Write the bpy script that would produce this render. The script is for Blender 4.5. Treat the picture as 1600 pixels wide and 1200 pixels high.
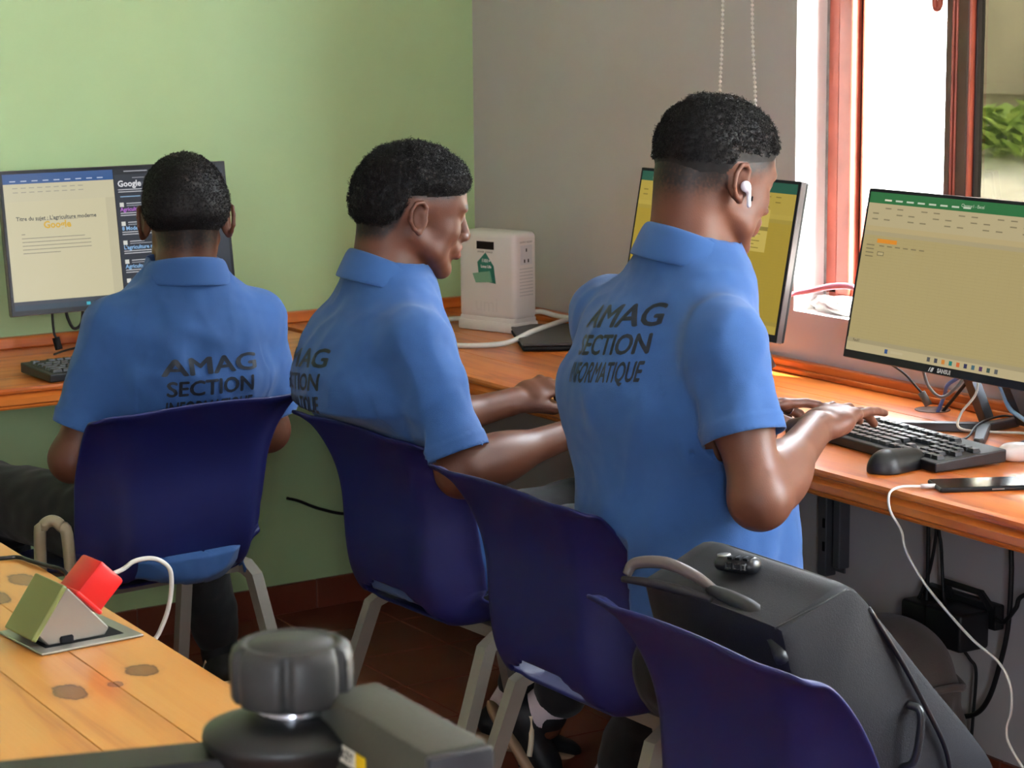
import bpy, bmesh, math, random
import numpy as np
from mathutils import Vector, Matrix, noise
from mathutils.bvhtree import BVHTree
random.seed(7); RNG = np.random.default_rng(7)
for o in list(bpy.data.objects): bpy.data.objects.remove(o)
S = bpy.context.scene
COL = S.collection
R = math.radians

# ------------------------------------------------------------------ camera, sky, sun, exposure
cam_d = bpy.data.cameras.new('camera'); cam = bpy.data.objects.new('camera', cam_d); COL.objects.link(cam)
yaw, pitch, roll = R(30.98), R(9.436), R(-.55)
fw = Vector((math.sin(yaw)*math.cos(pitch), math.cos(yaw)*math.cos(pitch), -math.sin(pitch)))
rt = Vector((math.cos(yaw), -math.sin(yaw), 0)); up = rt.cross(fw)
rt2 = rt*math.cos(roll)+up*math.sin(roll); up2 = up*math.cos(roll)-rt*math.sin(roll)
M = Matrix((rt2, up2, -fw)).transposed().to_4x4(); M.translation = (-2.877, -4.975, 1.49)
cam.matrix_world = M
cam_d.sensor_width = 36; cam_d.lens = 36*3400/1600; cam_d.clip_start = .05; cam_d.clip_end = 200
cam_d.dof.use_dof = True; cam_d.dof.focus_distance = 3.5; cam_d.dof.aperture_fstop = 18
S.camera = cam
S.view_settings.view_transform = 'Standard'; S.view_settings.look = 'None'
S.view_settings.gamma = 1; S.view_settings.use_curve_mapping = False
S.view_settings.exposure = 0.9
W = bpy.data.worlds.new('world'); S.world = W; W.use_nodes = True
bgn = W.node_tree.nodes['Background']; bgn.inputs[0].default_value = (.80, .90, 1.0, 1); bgn.inputs[1].default_value = 27.0
sd = bpy.data.lights.new('sun', 'SUN'); sd.energy = 26; sd.angle = R(1.5); sd.color = (1, .95, .86)
sun = bpy.data.objects.new('sun', sd); COL.objects.link(sun)
sun.rotation_euler = Vector((-.26, .50, -.82)).to_track_quat('-Z', 'Y').to_euler()
def portal(loc, target, w, h):                       # guides sky sampling through a window opening, adds no light
    l = bpy.data.lights.new('window_portal', 'AREA'); l.shape = 'RECTANGLE'; l.size = w; l.size_y = h
    l.cycles.is_portal = True
    o = bpy.data.objects.new('window_portal', l); COL.objects.link(o); o.location = loc
    o.rotation_euler = (Vector(target)-Vector(loc)).to_track_quat('-Z', 'Z').to_euler()
# openings: (y0, y1, z0, z1) in the right wall
WIN1 = (-2.78, -1.35, .88, 2.25); WIN2 = (-4.3, -3.2, .88, 2.25); WIN3 = (-4.05, -3.45, 1.05, 2.25)
XL = -4.2; YF = -6.6; CEIL = 2.75
portal((.24, (WIN1[0]+WIN1[1])/2, 1.515), (-1, (WIN1[0]+WIN1[1])/2, 1.515), 1.43, 1.27)
portal((.24, (WIN2[0]+WIN2[1])/2, 1.515), (-1, (WIN2[0]+WIN2[1])/2, 1.515), 1.1, 1.37)

portal(((WIN3[0]+WIN3[1])/2, YF-.24, 1.65), ((WIN3[0]+WIN3[1])/2, 0, 1.65), .6, 1.2)

# ------------------------------------------------------------------ materials
def lin(c): return tuple(((v/255)/12.92 if v/255 <= .04045 else (((v/255)+.055)/1.055)**2.4) for v in c)
MATS = {}
def mat(name, rgb, rough=.5, metal=0, spec=.5, var=0, vscale=8, bump=0, bscale=200, sheen=0, coat=0, emit=0, trans=0):
    if name in MATS: return MATS[name]
    m = bpy.data.materials.new(name); m.use_nodes = True; nt = m.node_tree; b = nt.nodes['Principled BSDF']
    c = (*lin(rgb), 1); b.inputs['Base Color'].default_value = c
    b.inputs['Roughness'].default_value = rough; b.inputs['Metallic'].default_value = metal
    b.inputs['Specular IOR Level'].default_value = spec
    if sheen: b.inputs['Sheen Weight'].default_value = sheen; b.inputs['Sheen Roughness'].default_value = .5
    if coat: b.inputs['Coat Weight'].default_value = coat; b.inputs['Coat Roughness'].default_value = .12
    if trans: b.inputs['Transmission Weight'].default_value = trans
    if emit: b.inputs['Emission Color'].default_value = c; b.inputs['Emission Strength'].default_value = emit
    if var or bump: tc = nt.nodes.new('ShaderNodeTexCoord')
    if var:
        n = nt.nodes.new('ShaderNodeTexNoise'); n.inputs['Scale'].default_value = vscale; n.inputs['Detail'].default_value = 5
        nt.links.new(tc.outputs['Object'], n.inputs['Vector'])
        rp = nt.nodes.new('ShaderNodeValToRGB'); rp.color_ramp.elements[0].position = .3; rp.color_ramp.elements[1].position = .7
        rp.color_ramp.elements[0].color = tuple(v*(1-var) for v in c[:3])+(1,); rp.color_ramp.elements[1].color = tuple(min(1, v*(1+var)) for v in c[:3])+(1,)
        nt.links.new(n.outputs['Fac'], rp.inputs['Fac']); nt.links.new(rp.outputs['Color'], b.inputs['Base Color'])
    if bump:
        n = nt.nodes.new('ShaderNodeTexNoise'); n.inputs['Scale'].default_value = bscale; n.inputs['Detail'].default_value = 3
        nt.links.new(tc.outputs['Object'], n.inputs['Vector'])
        bp = nt.nodes.new('ShaderNodeBump'); bp.inputs['Strength'].default_value = bump; bp.inputs['Distance'].default_value = .002
        nt.links.new(n.outputs['Fac'], bp.inputs['Height']); nt.links.new(bp.outputs['Normal'], b.inputs['Normal'])
    MATS[name] = m; return m
def wood(name, c0, c1, c2, axis, rough=.35, grain=1.0, knots=(), coat=.4):
    """varnished pine; axis = index of the long direction in object space; knots: (x, y, rx, ry) in object space"""
    m = bpy.data.materials.new(name); m.use_nodes = True; nt = m.node_tree; N = nt.nodes; L = nt.links
    b = N['Principled BSDF']; tc = N.new('ShaderNodeTexCoord'); oi = N.new('ShaderNodeObjectInfo')
    add = N.new('ShaderNodeVectorMath'); add.operation = 'ADD'
    ml = N.new('ShaderNodeVectorMath'); ml.operation = 'SCALE'; ml.inputs[0].default_value = (3.1, 5.7, 2.3)
    L.new(oi.outputs['Random'], ml.inputs['Scale']); L.new(tc.outputs['Object'], add.inputs[0]); L.new(ml.outputs[0], add.inputs[1])
    mp = N.new('ShaderNodeMapping'); sc = [9, 9, 9]; sc[axis] = .8; mp.inputs['Scale'].default_value = sc; L.new(add.outputs[0], mp.inputs['Vector'])
    n1 = N.new('ShaderNodeTexNoise'); n1.inputs['Scale'].default_value = 1.6*grain; n1.inputs['Detail'].default_value = 3; n1.inputs['Distortion'].default_value = .5; L.new(mp.outputs[0], n1.inputs['Vector'])
    mth = N.new('ShaderNodeMath'); mth.operation = 'MULTIPLY'; mth.inputs[1].default_value = 7; L.new(n1.outputs['Fac'], mth.inputs[0])
    fr = N.new('ShaderNodeMath'); fr.operation = 'PINGPONG'; fr.inputs[1].default_value = 1; L.new(mth.outputs[0], fr.inputs[0])
    mp2 = N.new('ShaderNodeMapping'); sc2 = [160, 160, 160]; sc2[axis] = 4; mp2.inputs['Scale'].default_value = sc2; L.new(add.outputs[0], mp2.inputs['Vector'])
    n2 = N.new('ShaderNodeTexNoise'); n2.inputs['Scale'].default_value = 1; n2.inputs['Detail'].default_value = 2; L.new(mp2.outputs[0], n2.inputs['Vector'])
    mx = N.new('ShaderNodeMath'); mx.operation = 'MULTIPLY_ADD'; mx.inputs[1].default_value = .45; L.new(n2.outputs['Fac'], mx.inputs[0]); L.new(fr.outputs[0], mx.inputs[2])
    rp = N.new('ShaderNodeValToRGB'); e = rp.color_ramp.elements
    e[0].position = .12; e[0].color = (*lin(c2), 1); e[1].position = 1.0; e[1].color = (*lin(c0), 1)
    e2 = e.new(.5); e2.color = (*lin(c1), 1)
    L.new(mx.outputs[0], rp.inputs['Fac']); out = rp.outputs['Color']
    for (kx, ky, rx, ry) in knots:
        sb = N.new('ShaderNodeVectorMath'); sb.operation = 'SUBTRACT'; sb.inputs[1].default_value = (kx, ky, 0); L.new(tc.outputs['Object'], sb.inputs[0])
        dv = N.new('ShaderNodeVectorMath'); dv.operation = 'MULTIPLY'; dv.inputs[1].default_value = (1/rx, 1/ry, 0); L.new(sb.outputs[0], dv.inputs[0])
        nn = N.new('ShaderNodeTexNoise'); nn.inputs['Scale'].default_value = 1.3; L.new(dv.outputs[0], nn.inputs['Vector'])
        ln = N.new('ShaderNodeVectorMath'); ln.operation = 'LENGTH'; L.new(dv.outputs[0], ln.inputs[0])
        ad = N.new('ShaderNodeMath'); ad.operation = 'MULTIPLY_ADD'; ad.inputs[1].default_value = .7; L.new(nn.outputs['Fac'], ad.inputs[0]); L.new(ln.outputs['Value'], ad.inputs[2])
        kr = N.new('ShaderNodeValToRGB'); k = kr.color_ramp.elements; k[0].position = .25; k[0].color = (.75, .75, .75, 1); k[1].position = 1.0; k[1].color = (0, 0, 0, 1)
        ka = k.new(.62); ka.color = (.8, .8, .8, 1); kb = k.new(.72); kb.color = (1, 1, 1, 1); kc = k.new(.8); kc.color = (.15, .15, .15, 1)
        hf = N.new('ShaderNodeMath'); hf.operation = 'MULTIPLY'; hf.inputs[1].default_value = .5; L.new(ad.outputs[0], hf.inputs[0]); L.new(hf.outputs[0], kr.inputs['Fac'])
        mm = N.new('ShaderNodeMixRGB'); mm.inputs[2].default_value = (*lin((92, 40, 16)), 1); L.new(kr.outputs['Color'], mm.inputs[0]); L.new(out, mm.inputs[1]); out = mm.outputs[0]
    L.new(out, b.inputs['Base Color']); b.inputs['Roughness'].default_value = rough
    b.inputs['Coat Weight'].default_value = coat; b.inputs['Coat Roughness'].default_value = .2
    bp = N.new('ShaderNodeBump'); bp.inputs['Strength'].default_value = .12; bp.inputs['Distance'].default_value = .002; L.new(n2.outputs['Fac'], bp.inputs['Height']); L.new(bp.outputs[0], b.inputs['Normal'])
    return m
def attr_mat(name, attr, rough=.6, emit=0, spec=.5, bump=0, bscale=300):
    m = bpy.data.materials.new(name); m.use_nodes = True; nt = m.node_tree; b = nt.nodes['Principled BSDF']
    a = nt.nodes.new('ShaderNodeAttribute'); a.attribute_name = attr
    if emit:
        b.inputs['Base Color'].default_value = (.01, .01, .01, 1); nt.links.new(a.outputs['Color'], b.inputs['Emission Color']); b.inputs['Emission Strength'].default_value = emit
    else: nt.links.new(a.outputs['Color'], b.inputs['Base Color'])
    b.inputs['Roughness'].default_value = rough; b.inputs['Specular IOR Level'].default_value = spec
    if bump:
        tc = nt.nodes.new('ShaderNodeTexCoord'); n = nt.nodes.new('ShaderNodeTexNoise'); n.inputs['Scale'].default_value = bscale
        nt.links.new(tc.outputs['Object'], n.inputs['Vector']); bp = nt.nodes.new('ShaderNodeBump'); bp.inputs['Strength'].default_value = bump; bp.inputs['Distance'].default_value = .001
        nt.links.new(n.outputs['Fac'], bp.inputs['Height']); nt.links.new(bp.outputs[0], b.inputs['Normal'])
    return m
BLACK = mat('black_plastic', (26, 27, 30), .42); BLACKM = mat('matte_black', (16, 16, 18), .75, spec=.25)
DGREY = mat('dark_grey_plastic', (52, 54, 56), .5); STEEL = mat('brushed_steel', (175, 175, 170), .32, metal=.9)
WHITEP = mat('white_plastic', (222, 217, 214), .4); CABLEW = mat('white_cable', (215, 213, 205), .5); CABLEB = mat('black_cable', (18, 18, 20), .5)
LEGM = mat('chair_leg_grey', (150, 146, 136), .42, metal=.35)
CHAIRM = mat('blue_polypropylene', (21, 27, 88), .5, bump=.25, bscale=900)
GREENW = mat('green_wall_paint', (176, 206, 152), .55, var=.06, vscale=2, bump=.12, bscale=60)
GREYW = mat('grey_wall_paint', (196, 190, 190), .6, var=.05, vscale=2, bump=.15, bscale=60)
WHITEW = mat('white_reveal_plaster', (240, 240, 238), .8, bump=.2, bscale=50)
CEILM = mat('ceiling_white', (225, 225, 222), .9, var=.02)
TILE = mat('terracotta_tile', (118, 58, 40), .38, var=.18, vscale=6); GROUT = mat('grout', (120, 92, 80), .9, var=.1)
FRAMEW = mat('mahogany_frame', (176, 90, 70), .35, var=.2, vscale=12); DARKF = mat('dark_frame_seal', (38, 28, 26), .5)
FRAMESHADE = mat('backlit_frame_shade', (92, 66, 54), .4, var=.1)  # frame wood darkened where the mullion is backlit; shade put into the colour
CONC = mat('garden_concrete', (168, 158, 134), .95, var=.12, vscale=3, bump=.5, bscale=20)
SANDY = mat('sandy_ground', (242, 236, 222), .95, var=.15, vscale=5, bump=.6, bscale=15)
EXTW = mat('white_render_wall', (245, 244, 240), .9, var=.02); LEAF = mat('leaf_green', (150, 176, 80), .6, var=.3, vscale=9)
PINE_R = wood('pine_desk_along_y', (208, 116, 44), (196, 100, 34), (158, 70, 22), 1, rough=.34, coat=.25)
PINE_L = wood('pine_desk_along_x', (208, 116, 44), (196, 100, 34), (158, 70, 22), 0, rough=.34, coat=.25)
PINE_T = wood('pine_table_along_y', (200, 134, 62), (196, 126, 54), (174, 98, 36), 1, rough=.3, grain=.8)

# ------------------------------------------------------------------ mesh helpers
def link(name, me, m=None, parent=None, smooth=False):
    o = bpy.data.objects.new(name, me); COL.objects.link(o)
    if m is not None and not me.materials: me.materials.append(m)
    if parent is not None: o.parent = parent
    if smooth:
        me.polygons.foreach_set('use_smooth', np.ones(len(me.polygons), bool))
    return o
def tag(o, label=None, cat=None, group=None, kind=None):
    if label: o['label'] = label
    if cat: o['category'] = cat
    if group: o['group'] = group
    if kind: o['kind'] = kind
    return o
def thing(name, label, cat, loc=(0, 0, 0), rot=(0, 0, 0), group=None):
    o = bpy.data.objects.new(name, None); COL.objects.link(o); o.location = loc; o.rotation_euler = rot
    o.empty_display_size = .05
    return tag(o, label, cat, group)
def mesh(name, v, f):
    me = bpy.data.meshes.new(name); me.from_pydata([tuple(p) for p in v], [], [tuple(p) for p in f]); me.update(); return me
def box_me(name, lo, hi, bev=0, seg=2):
    bm = bmesh.new(); bmesh.ops.create_cube(bm, size=1)
    for v in bm.verts: v.co = Vector([(lo[i]+hi[i])/2+v.co[i]*(hi[i]-lo[i]) for i in range(3)])
    if bev: bmesh.ops.bevel(bm, geom=bm.edges[:], offset=bev, segments=seg, affect='EDGES', profile=.5)
    me = bpy.data.meshes.new(name); bm.to_mesh(me); bm.free(); return me
def box(name, lo, hi, m, parent=None, bev=0, seg=2): return link(name, box_me(name, lo, hi, bev, seg), m, parent, smooth=False)
def prism(name, poly, y0, y1, m, parent=None, axis=1, bev=0, seg=3):
    """polygon in the plane normal to axis (order of the other two axes kept), extruded y0..y1"""
    n = len(poly); vs = []
    for yy in (y0, y1):
        for (a, b) in poly:
            p = [a, b]; p.insert(axis, yy); vs.append(p)
    fs = [list(range(n)), list(range(2*n-1, n-1, -1))]+[[i, i+n, (i+1) % n+n, (i+1) % n] for i in range(n)]
    me = mesh(name, vs, fs); bm = bmesh.new(); bm.from_mesh(me); bmesh.ops.recalc_face_normals(bm, faces=bm.faces[:])
    if bev: bmesh.ops.bevel(bm, geom=bm.edges[:], offset=bev, segments=seg, affect='EDGES', profile=.5)
    bm.to_mesh(me); bm.free()
    return link(name, me, m, parent)
def smoothpath(pts, n=8):
    P = [np.array(p, float) for p in pts]
    if len(P) < 3: return np.array(P)
    P = [2*P[0]-P[1]]+P+[2*P[-1]-P[-2]]; out = []
    for i in range(1, len(P)-2):
        for t in np.linspace(0, 1, n, endpoint=False):
            a, b, c, d = P[i-1:i+3]
            out.append(.5*((2*b)+(-a+c)*t+(2*a-5*b+4*c-d)*t*t+(-a+3*b-3*c+d)*t**3))
    out.append(P[-2]); return np.array(out)
def tube_me(name, pts, r, sides=8, n=8, smooth=True, square=False, closed_caps=True):
    P = smoothpath(pts, n) if smooth else np.array(pts, float)
    rr = np.full(len(P), r) if np.isscalar(r) else np.interp(np.linspace(0, 1, len(P)), np.linspace(0, 1, len(r)), r)
    T = np.gradient(P, axis=0); T /= np.linalg.norm(T, axis=1)[:, None]+1e-12
    ref = np.array((0, 0, 1.)) if abs(T[0][2]) < .9 else np.array((1., 0, 0))
    u = np.cross(T[0], ref); u /= np.linalg.norm(u); vs = []; fs = []
    for i in range(len(P)):
        u = u-T[i]*(u@T[i]); u /= np.linalg.norm(u); w = np.cross(T[i], u)
        for k in range(sides):
            a = 2*math.pi*(k+.5)/sides; s = rr[i]*(1.414 if square else 1)
            vs.append(P[i]+s*(math.cos(a)*u+math.sin(a)*w))
    for i in range(len(P)-1):
        for k in range(sides):
            a = i*sides+k; b = i*sides+(k+1) % sides; fs.append((a, b, b+sides, a+sides))
    fs.append(tuple(range(sides-1, -1, -1))); fs.append(tuple(range((len(P)-1)*sides, len(P)*sides)))
    return mesh(name, vs, fs)
def tube(name, pts, r, m, parent=None, sides=8, n=8, smooth=True, square=False):
    return link(name, tube_me(name, pts, r, 4 if square else sides, n, smooth, square), m, parent, smooth=not square)
def lathe(name, prof, m, parent=None, sides=32, loc=(0, 0, 0), mod=None, smooth=True):
    vs = []; fs = []; n = len(prof)
    for k in range(sides):
        a = 2*math.pi*k/sides
        for (r, z) in prof:
            s = mod(a, r, z) if mod else 1
            vs.append((loc[0]+r*s*math.cos(a), loc[1]+r*s*math.sin(a), loc[2]+z))
    for k in range(sides):
        for j in range(n-1):
            a = k*n+j; b = ((k+1) % sides)*n+j; fs.append((a, b, b+1, a+1))
    fs.append(tuple(k*n for k in range(sides-1, -1, -1))); fs.append(tuple(k*n+n-1 for k in range(sides)))
    return link(name, mesh(name, vs, fs), m, parent, smooth)
def text_me(s, size, bold=0, align='CENTER', res=3, shear=0):
    c = bpy.data.curves.new('lettering', 'FONT'); c.body = s; c.size = size; c.offset = bold; c.align_x = align; c.align_y = 'CENTER'; c.resolution_u = res; c.shear = shear
    o = bpy.data.objects.new('lettering', c); COL.objects.link(o)
    dg = bpy.context.evaluated_depsgraph_get(); dg.update()
    me = bpy.data.meshes.new_from_object(o.evaluated_get(dg)); bpy.data.objects.remove(o); me.materials.clear(); return me
def autosmooth(o, ang=35):
    o.data.polygons.foreach_set('use_smooth', np.ones(len(o.data.polygons), bool)); 
    me = o.data; bm = bmesh.new(); bm.from_mesh(me)
    for e in bm.edges:
        if len(e.link_faces) == 2 and e.calc_face_angle(0) > R(ang): e.smooth = False
    bm.to_mesh(me); bm.free(); return o

# ------------------------------------------------------------------ the room
def struct(o): return tag(o, kind='structure')
fl = struct(box('floor', (XL-.2, YF-.2, -.1), (.25, .2, -.004), GROUT))
tile_me = box_me('tile', (-.1235, -.1235, -.03), (.1235, .1235, 0), .0015, 1); tile_me.materials.append(TILE)
ntile = 0
for i in range(-12, 3):
    for j in range(-14, 1):
        cx = -.63+.25*i+.125+.5; cy = .25*j-.125+.0
        if cx > -.12 or cy > -.1 or cx < -2.7: continue
        t = bpy.data.objects.new('tile', tile_me); COL.objects.link(t); t.location = (cx, cy, 0); t.parent = fl; ntile += 1
# far floor beyond the modelled tiles: same terracotta
ft = box('tile_field', (XL, YF, -.003), (-2.75, 0, -.001), TILE, fl); ft['kind'] = 'stuff'
ft = box('tile_field', (-2.75, YF, -.003), (0, -3.76, -.001), TILE, fl); ft['kind'] = 'stuff'
WB = R(2.6)                                           # the green wall is not quite square to the window wall
wb = struct(box('wall_back', (XL-.4, 0, -.1), (.4, .25, CEIL), GREENW)); wb.rotation_euler.z = WB
def wall_with_hole(name, x0, x1, wins, m, y0=YF, y1=.0):
    bm = bmesh.new(); segs = []; y = y0
    for (a, b, z0, z1) in wins:
        segs += [((x0, y, -.1), (x1, a, CEIL)), ((x0, a, -.1), (x1, b, z0)), ((x0, a, z1), (x1, b, CEIL))]; y = b
    segs.append(((x0, y, -.1), (x1, y1, CEIL)))
    vs = []; fs = []
    for lo, hi in segs:
        k = len(vs)
        for c in ((0,0,0),(1,0,0),(1,1,0),(0,1,0),(0,0,1),(1,0,1),(1,1,1),(0,1,1)): vs.append([(lo, hi)[c[i]][i] for i in range(3)])
        fs += [[k+q for q in f] for f in ((0,3,2,1),(4,5,6,7),(0,1,5,4),(1,2,6,5),(2,3,7,6),(3,0,4,7))]
    bm.free(); me = mesh(name, vs, fs); o = link(name, me, m); return o
wr = struct(wall_with_hole('wall_right', 0, .25, (WIN2, WIN1), GREYW))
wr.data.materials.append(WHITEW)
for p in wr.data.polygons:                            # painted white inside the window recess
    c = p.center
    if abs(p.normal.x) < .5 and .001 < c.x < .249 and (any(abs(c.y-w[k]) < .002 and w[2] < c.z < w[3] for w in (WIN1, WIN2) for k in (0, 1)) or any(abs(c.z-w[k]) < .002 and w[0] < c.y < w[1] for w in (WIN1, WIN2) for k in (2, 3))): p.material_index = 1
wl = struct(wall_with_hole('wall_left', XL-.25, XL, (), GREYW))
wf = struct(wall_with_hole('wall_front', YF-.25, YF, ((-WIN3[1], -WIN3[0], WIN3[2], WIN3[3]),), GREYW, -.25, -XL+.2))
for v in wf.data.vertices: v.co = (-v.co.y, v.co.x, v.co.z)
struct(box('ceiling', (XL-.3, YF-.3, CEIL), (.3, .35, CEIL+.15), CEILM))
# red tile skirting
bb = struct(tag(bpy.data.objects.new('baseboard_back', None))); COL.objects.link(bb); bb.rotation_euler.z = WB
bt_me = box_me('tile', (-.1235, -.012, 0), (.1235, .0, .076), .0015, 1); bt_me.materials.append(TILE)
gr = box('grout', (XL, -.009, 0), (0, 0, .074), GROUT, bb)
for i in range(11):
    t = bpy.data.objects.new('tile', bt_me); COL.objects.link(t); t.parent = bb; t.location = (-.505+.125+.25-.25*i, 0, 0)
bbr = struct(tag(bpy.data.objects.new('baseboard_right', None))); COL.objects.link(bbr)
box('grout', (-.009, -4, 0), (0, 0, .074), GROUT, bbr)
br_me = box_me('tile', (-.012, -.1235, 0), (0, .1235, .076), .0015, 1); br_me.materials.append(TILE)
for i in range(13):
    t = bpy.data.objects.new('tile', br_me); COL.objects.link(t); t.parent = bbr; t.location = (0, -.14-.25*i, 0)

# window in view: outer frame, two sashes, glass
w1 = struct(tag(bpy.data.objects.new('window_1', None))); COL.objects.link(w1)
FX0, FX1 = .085, .106; zb, zt = .915, WIN1[3]
GLASS = bpy.data.materials.new('window_glass'); GLASS.use_nodes = True
_n = GLASS.node_tree.nodes; _p = _n['Principled BSDF']; _tr = _n.new('ShaderNodeBsdfTransparent'); _mx = _n.new('ShaderNodeMixShader'); _gl = _n.new('ShaderNodeBsdfGlossy'); _gl.inputs['Roughness'].default_value = .02
_mx.inputs[0].default_value = .04; GLASS.node_tree.links.new(_tr.outputs[0], _mx.inputs[1]); GLASS.node_tree.links.new(_gl.outputs[0], _mx.inputs[2]); GLASS.node_tree.links.new(_mx.outputs[0], _n['Material Output'].inputs['Surface'])
def strips(parent, name, y_from, widths, mats, depth):
    y = y_from
    for w, m_, d in zip(widths, mats, depth):
        box(name, (FX0-d, y-w, zb), (FX1, y, zt), m_, parent, .002, 1); y -= w
box('mortar_strip', (FX0-.005, -1.358, .885), (FX1, -1.35, zt), mat('rough_mortar', (150, 148, 145), .95, var=.25, vscale=40, bump=.8, bscale=60), w1)
strips(w1, 'frame_stile', -1.358, (.034, .008), (FRAMEW, DARKF), (.006, -.02))
strips(w1, 'sash_stile', -1.400, (.042, .010, .006), (FRAMEW, DARKF, FRAMEW), (.014, -.01, -.005))
box('glass_pane', (.096, -1.712, zb+.05), (.100, -1.457, zt-.05), GLASS, w1)
strips(w1, 'sash_stile', -1.710, (.012, .018, .006, .005), (DARKF, FRAMESHADE, FRAMEW, DARKF), (.0, .012, .014, -.02))
strips(w1, 'sash_stile', -1.751, (.005, .030, .006, .006), (FRAMEW, FRAMESHADE, FRAMEW, DARKF), (.014, .012, .012, 0))
GLASS2 = GLASS.copy(); GLASS2.name = 'tinted_window_glass'
for _q in GLASS2.node_tree.nodes:
    if _q.type == 'BSDF_TRANSPARENT': _q.inputs[0].default_value = (.165, .156, .136, 1)
box('tinted_pane', (.096, -2.72, zb+.05), (.100, -1.795, zt-.05), GLASS2, w1)
box('frame_stile', (FX0, -2.78, zb), (FX1, -2.70, zt), FRAMEW, w1, .003, 1)
box('bottom_rail', (FX0-.006, -2.78, .885), (FX1, -1.366, .935), FRAMEW, w1, .003, 1)
box('top_rail', (FX0-.006, -2.78, zt-.07), (FX1, -1.366, zt), FRAMEW, w1, .003, 1)
tube('sash_handle', [(.075, -1.700, 1.62), (.062, -1.700, 1.56), (.06, -1.704, 1.512), (.065, -1.711, 1.512), (.07, -1.710, 1.54)], .006, FRAMEW, w1)
w2 = struct(tag(bpy.data.objects.new('window_2', None))); COL.objects.link(w2)
box('frame_stile', (.09, -3.80, .9), (.15, -3.70, 2.23), FRAMEW, w2); box('glass_pane', (.112, -4.28, .9), (.118, -3.22, 2.23), GLASS, w2)
w3 = struct(tag(bpy.data.objects.new('window_3', None))); COL.objects.link(w3)
box('frame_stile', (-3.77, YF-.15, 1.06), (-3.73, YF-.09, 2.24), FRAMEW, w3); box('glass_pane', (-4.04, YF-.12, 1.06), (-3.46, YF-.116, 2.24), GLASS, w3)
# crumbled mortar on the sill
def lump(name, c, r, m, parent=None, seed=0, amp=.35, sub=3):
    bm = bmesh.new(); bmesh.ops.create_icosphere(bm, subdivisions=sub, radius=1)
    for v in bm.verts:
        d = 1+amp*noise.noise(v.co*1.7+Vector((seed, 0, 0)))+amp*.5*noise.noise(v.co*4+Vector((seed, 3, 0)))
        v.co = Vector((c[0]+v.co.x*r[0]*d, c[1]+v.co.y*r[1]*d, c[2]+v.co.z*r[2]*d))
    me = bpy.data.meshes.new(name); bm.to_mesh(me); bm.free(); return link(name, me, m, parent, True)
tag(lump('mortar_lump', (.052, -1.44, .893), (.03, .085, .022), MATS['rough_mortar'], None, 5, .5), 'rough grey mortar lump on the white window sill', 'mortar')

# outside
gd = struct(box('ground', (.3, -14, -.35), (3.4, 14, -.15), SANDY))
bank = prism('ground_bank', [(3.4, -.35), (3.4, -.15), (6.3, .66), (6.9, .74), (6.9, -.35)], -14, 14, SANDY); struct(bank)
gw = struct(box('garden_wall', (6.9, -14, -.3), (7.15, 14, 3.4), CONC))
lg = box('ledge', (6.82, -14, 1.02), (6.9, 14, 1.08), CONC, gw)
ob = struct(box('wall_outbuilding', (3.0, 1.36, -.2), (3.06, 8, 3.6), EXTW)); 
def weed(loc, h, n, label):
    t = thing('weed_clump', label, 'plant', loc, group='weeds growing along the garden wall')
    vs = []; fs = []
    for i in range(n):
        a = RNG.uniform(0, 6.28); l = h*RNG.uniform(.5, 1); b = Vector((RNG.normal(0, .10), RNG.normal(0, .16), RNG.uniform(0, h*.6)))
        d = Vector((math.cos(a)*.7, math.sin(a)*.7, RNG.uniform(.3, 1))).normalized(); s = d.cross(Vector((0, 0, 1))).normalized()*l*.16; k = len(vs)
        l *= .5
        vs += [b, b+d*l*.5+s, b+d*l-Vector((0, 0, l*.2)), b+d*l*.5-s]; fs.append((k, k+1, k+2, k+3))
    o = link('leaves', mesh('leaves', vs, fs), LEAF, t); o['kind'] = 'stuff'
    tube('stem', [(0, 0, 0), (.01, 0, h*.6)], .006, LEAF, t)
for kw, yy in enumerate((4.05, 4.45, 4.85, 5.3)):
    weed((6.30, yy, .66), (.34, .46, .40, .3)[kw], 110, ('low weed clump of the garden bank seen at the photo edge', 'tallest yellow green weed clump under the concrete garden wall', 'broad weed clump on the bank behind the dark window mullion', 'small weed clump on the bank hidden behind the window mullion')[kw])

# ------------------------------------------------------------------ desks
def moulding_profile(sx): return [(0, .75), (-.016, .749), (-.018, .7435), (-.018, .739), (-.010, .735), (-.012, .732), (-.021, .727), (-.022, .715), (-.017, .7115), (-.020, .709), (-.018, .705), (0, .705)]
dr = thing('wall_desk', 'long varnished pine wall desk under the window holding two monitors', 'desk')
for k in range(4):
    me = box_me('plank', (-.0740, -1.83, -.045), (.0740, 1.83, 0), .0012, 1)
    o = link('plank', me, PINE_R, dr); o.location = (-.0745-.1485*k, -1.83, .75)
prism('edge_moulding', [(-.592+a, b) for a, b in moulding_profile(1)], -3.66, -.56, PINE_R, dr)
box('backboard', (-.022, -3.66, .75), (0, -.02, .778), PINE_R, dr, .004)
box('backboard_lip', (-.030, -3.66, .75), (-.022, -.03, .762), PINE_R, dr, .003)
dl = thing('wall_desk', 'pine wall desk along the green wall with one monitor on it', 'desk', (0, 0, 0), (0, 0, WB))
for k in range(4):
    me = box_me('plank', (-1.2, -.0665, -.045), (1.2, .0665, 0), .0012, 1)
    o = link('plank', me, PINE_L, dl); o.location = (-1.83, -.068-.1335*k, .75)
prism('edge_moulding', [(-.533+a, b) for a, b in moulding_profile(1)], -3.0, -.62, PINE_L, dl, axis=0)
box('backboard', (-3.0, -.022, .75), (-.03, 0, .778), PINE_L, dl, .004)
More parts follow.
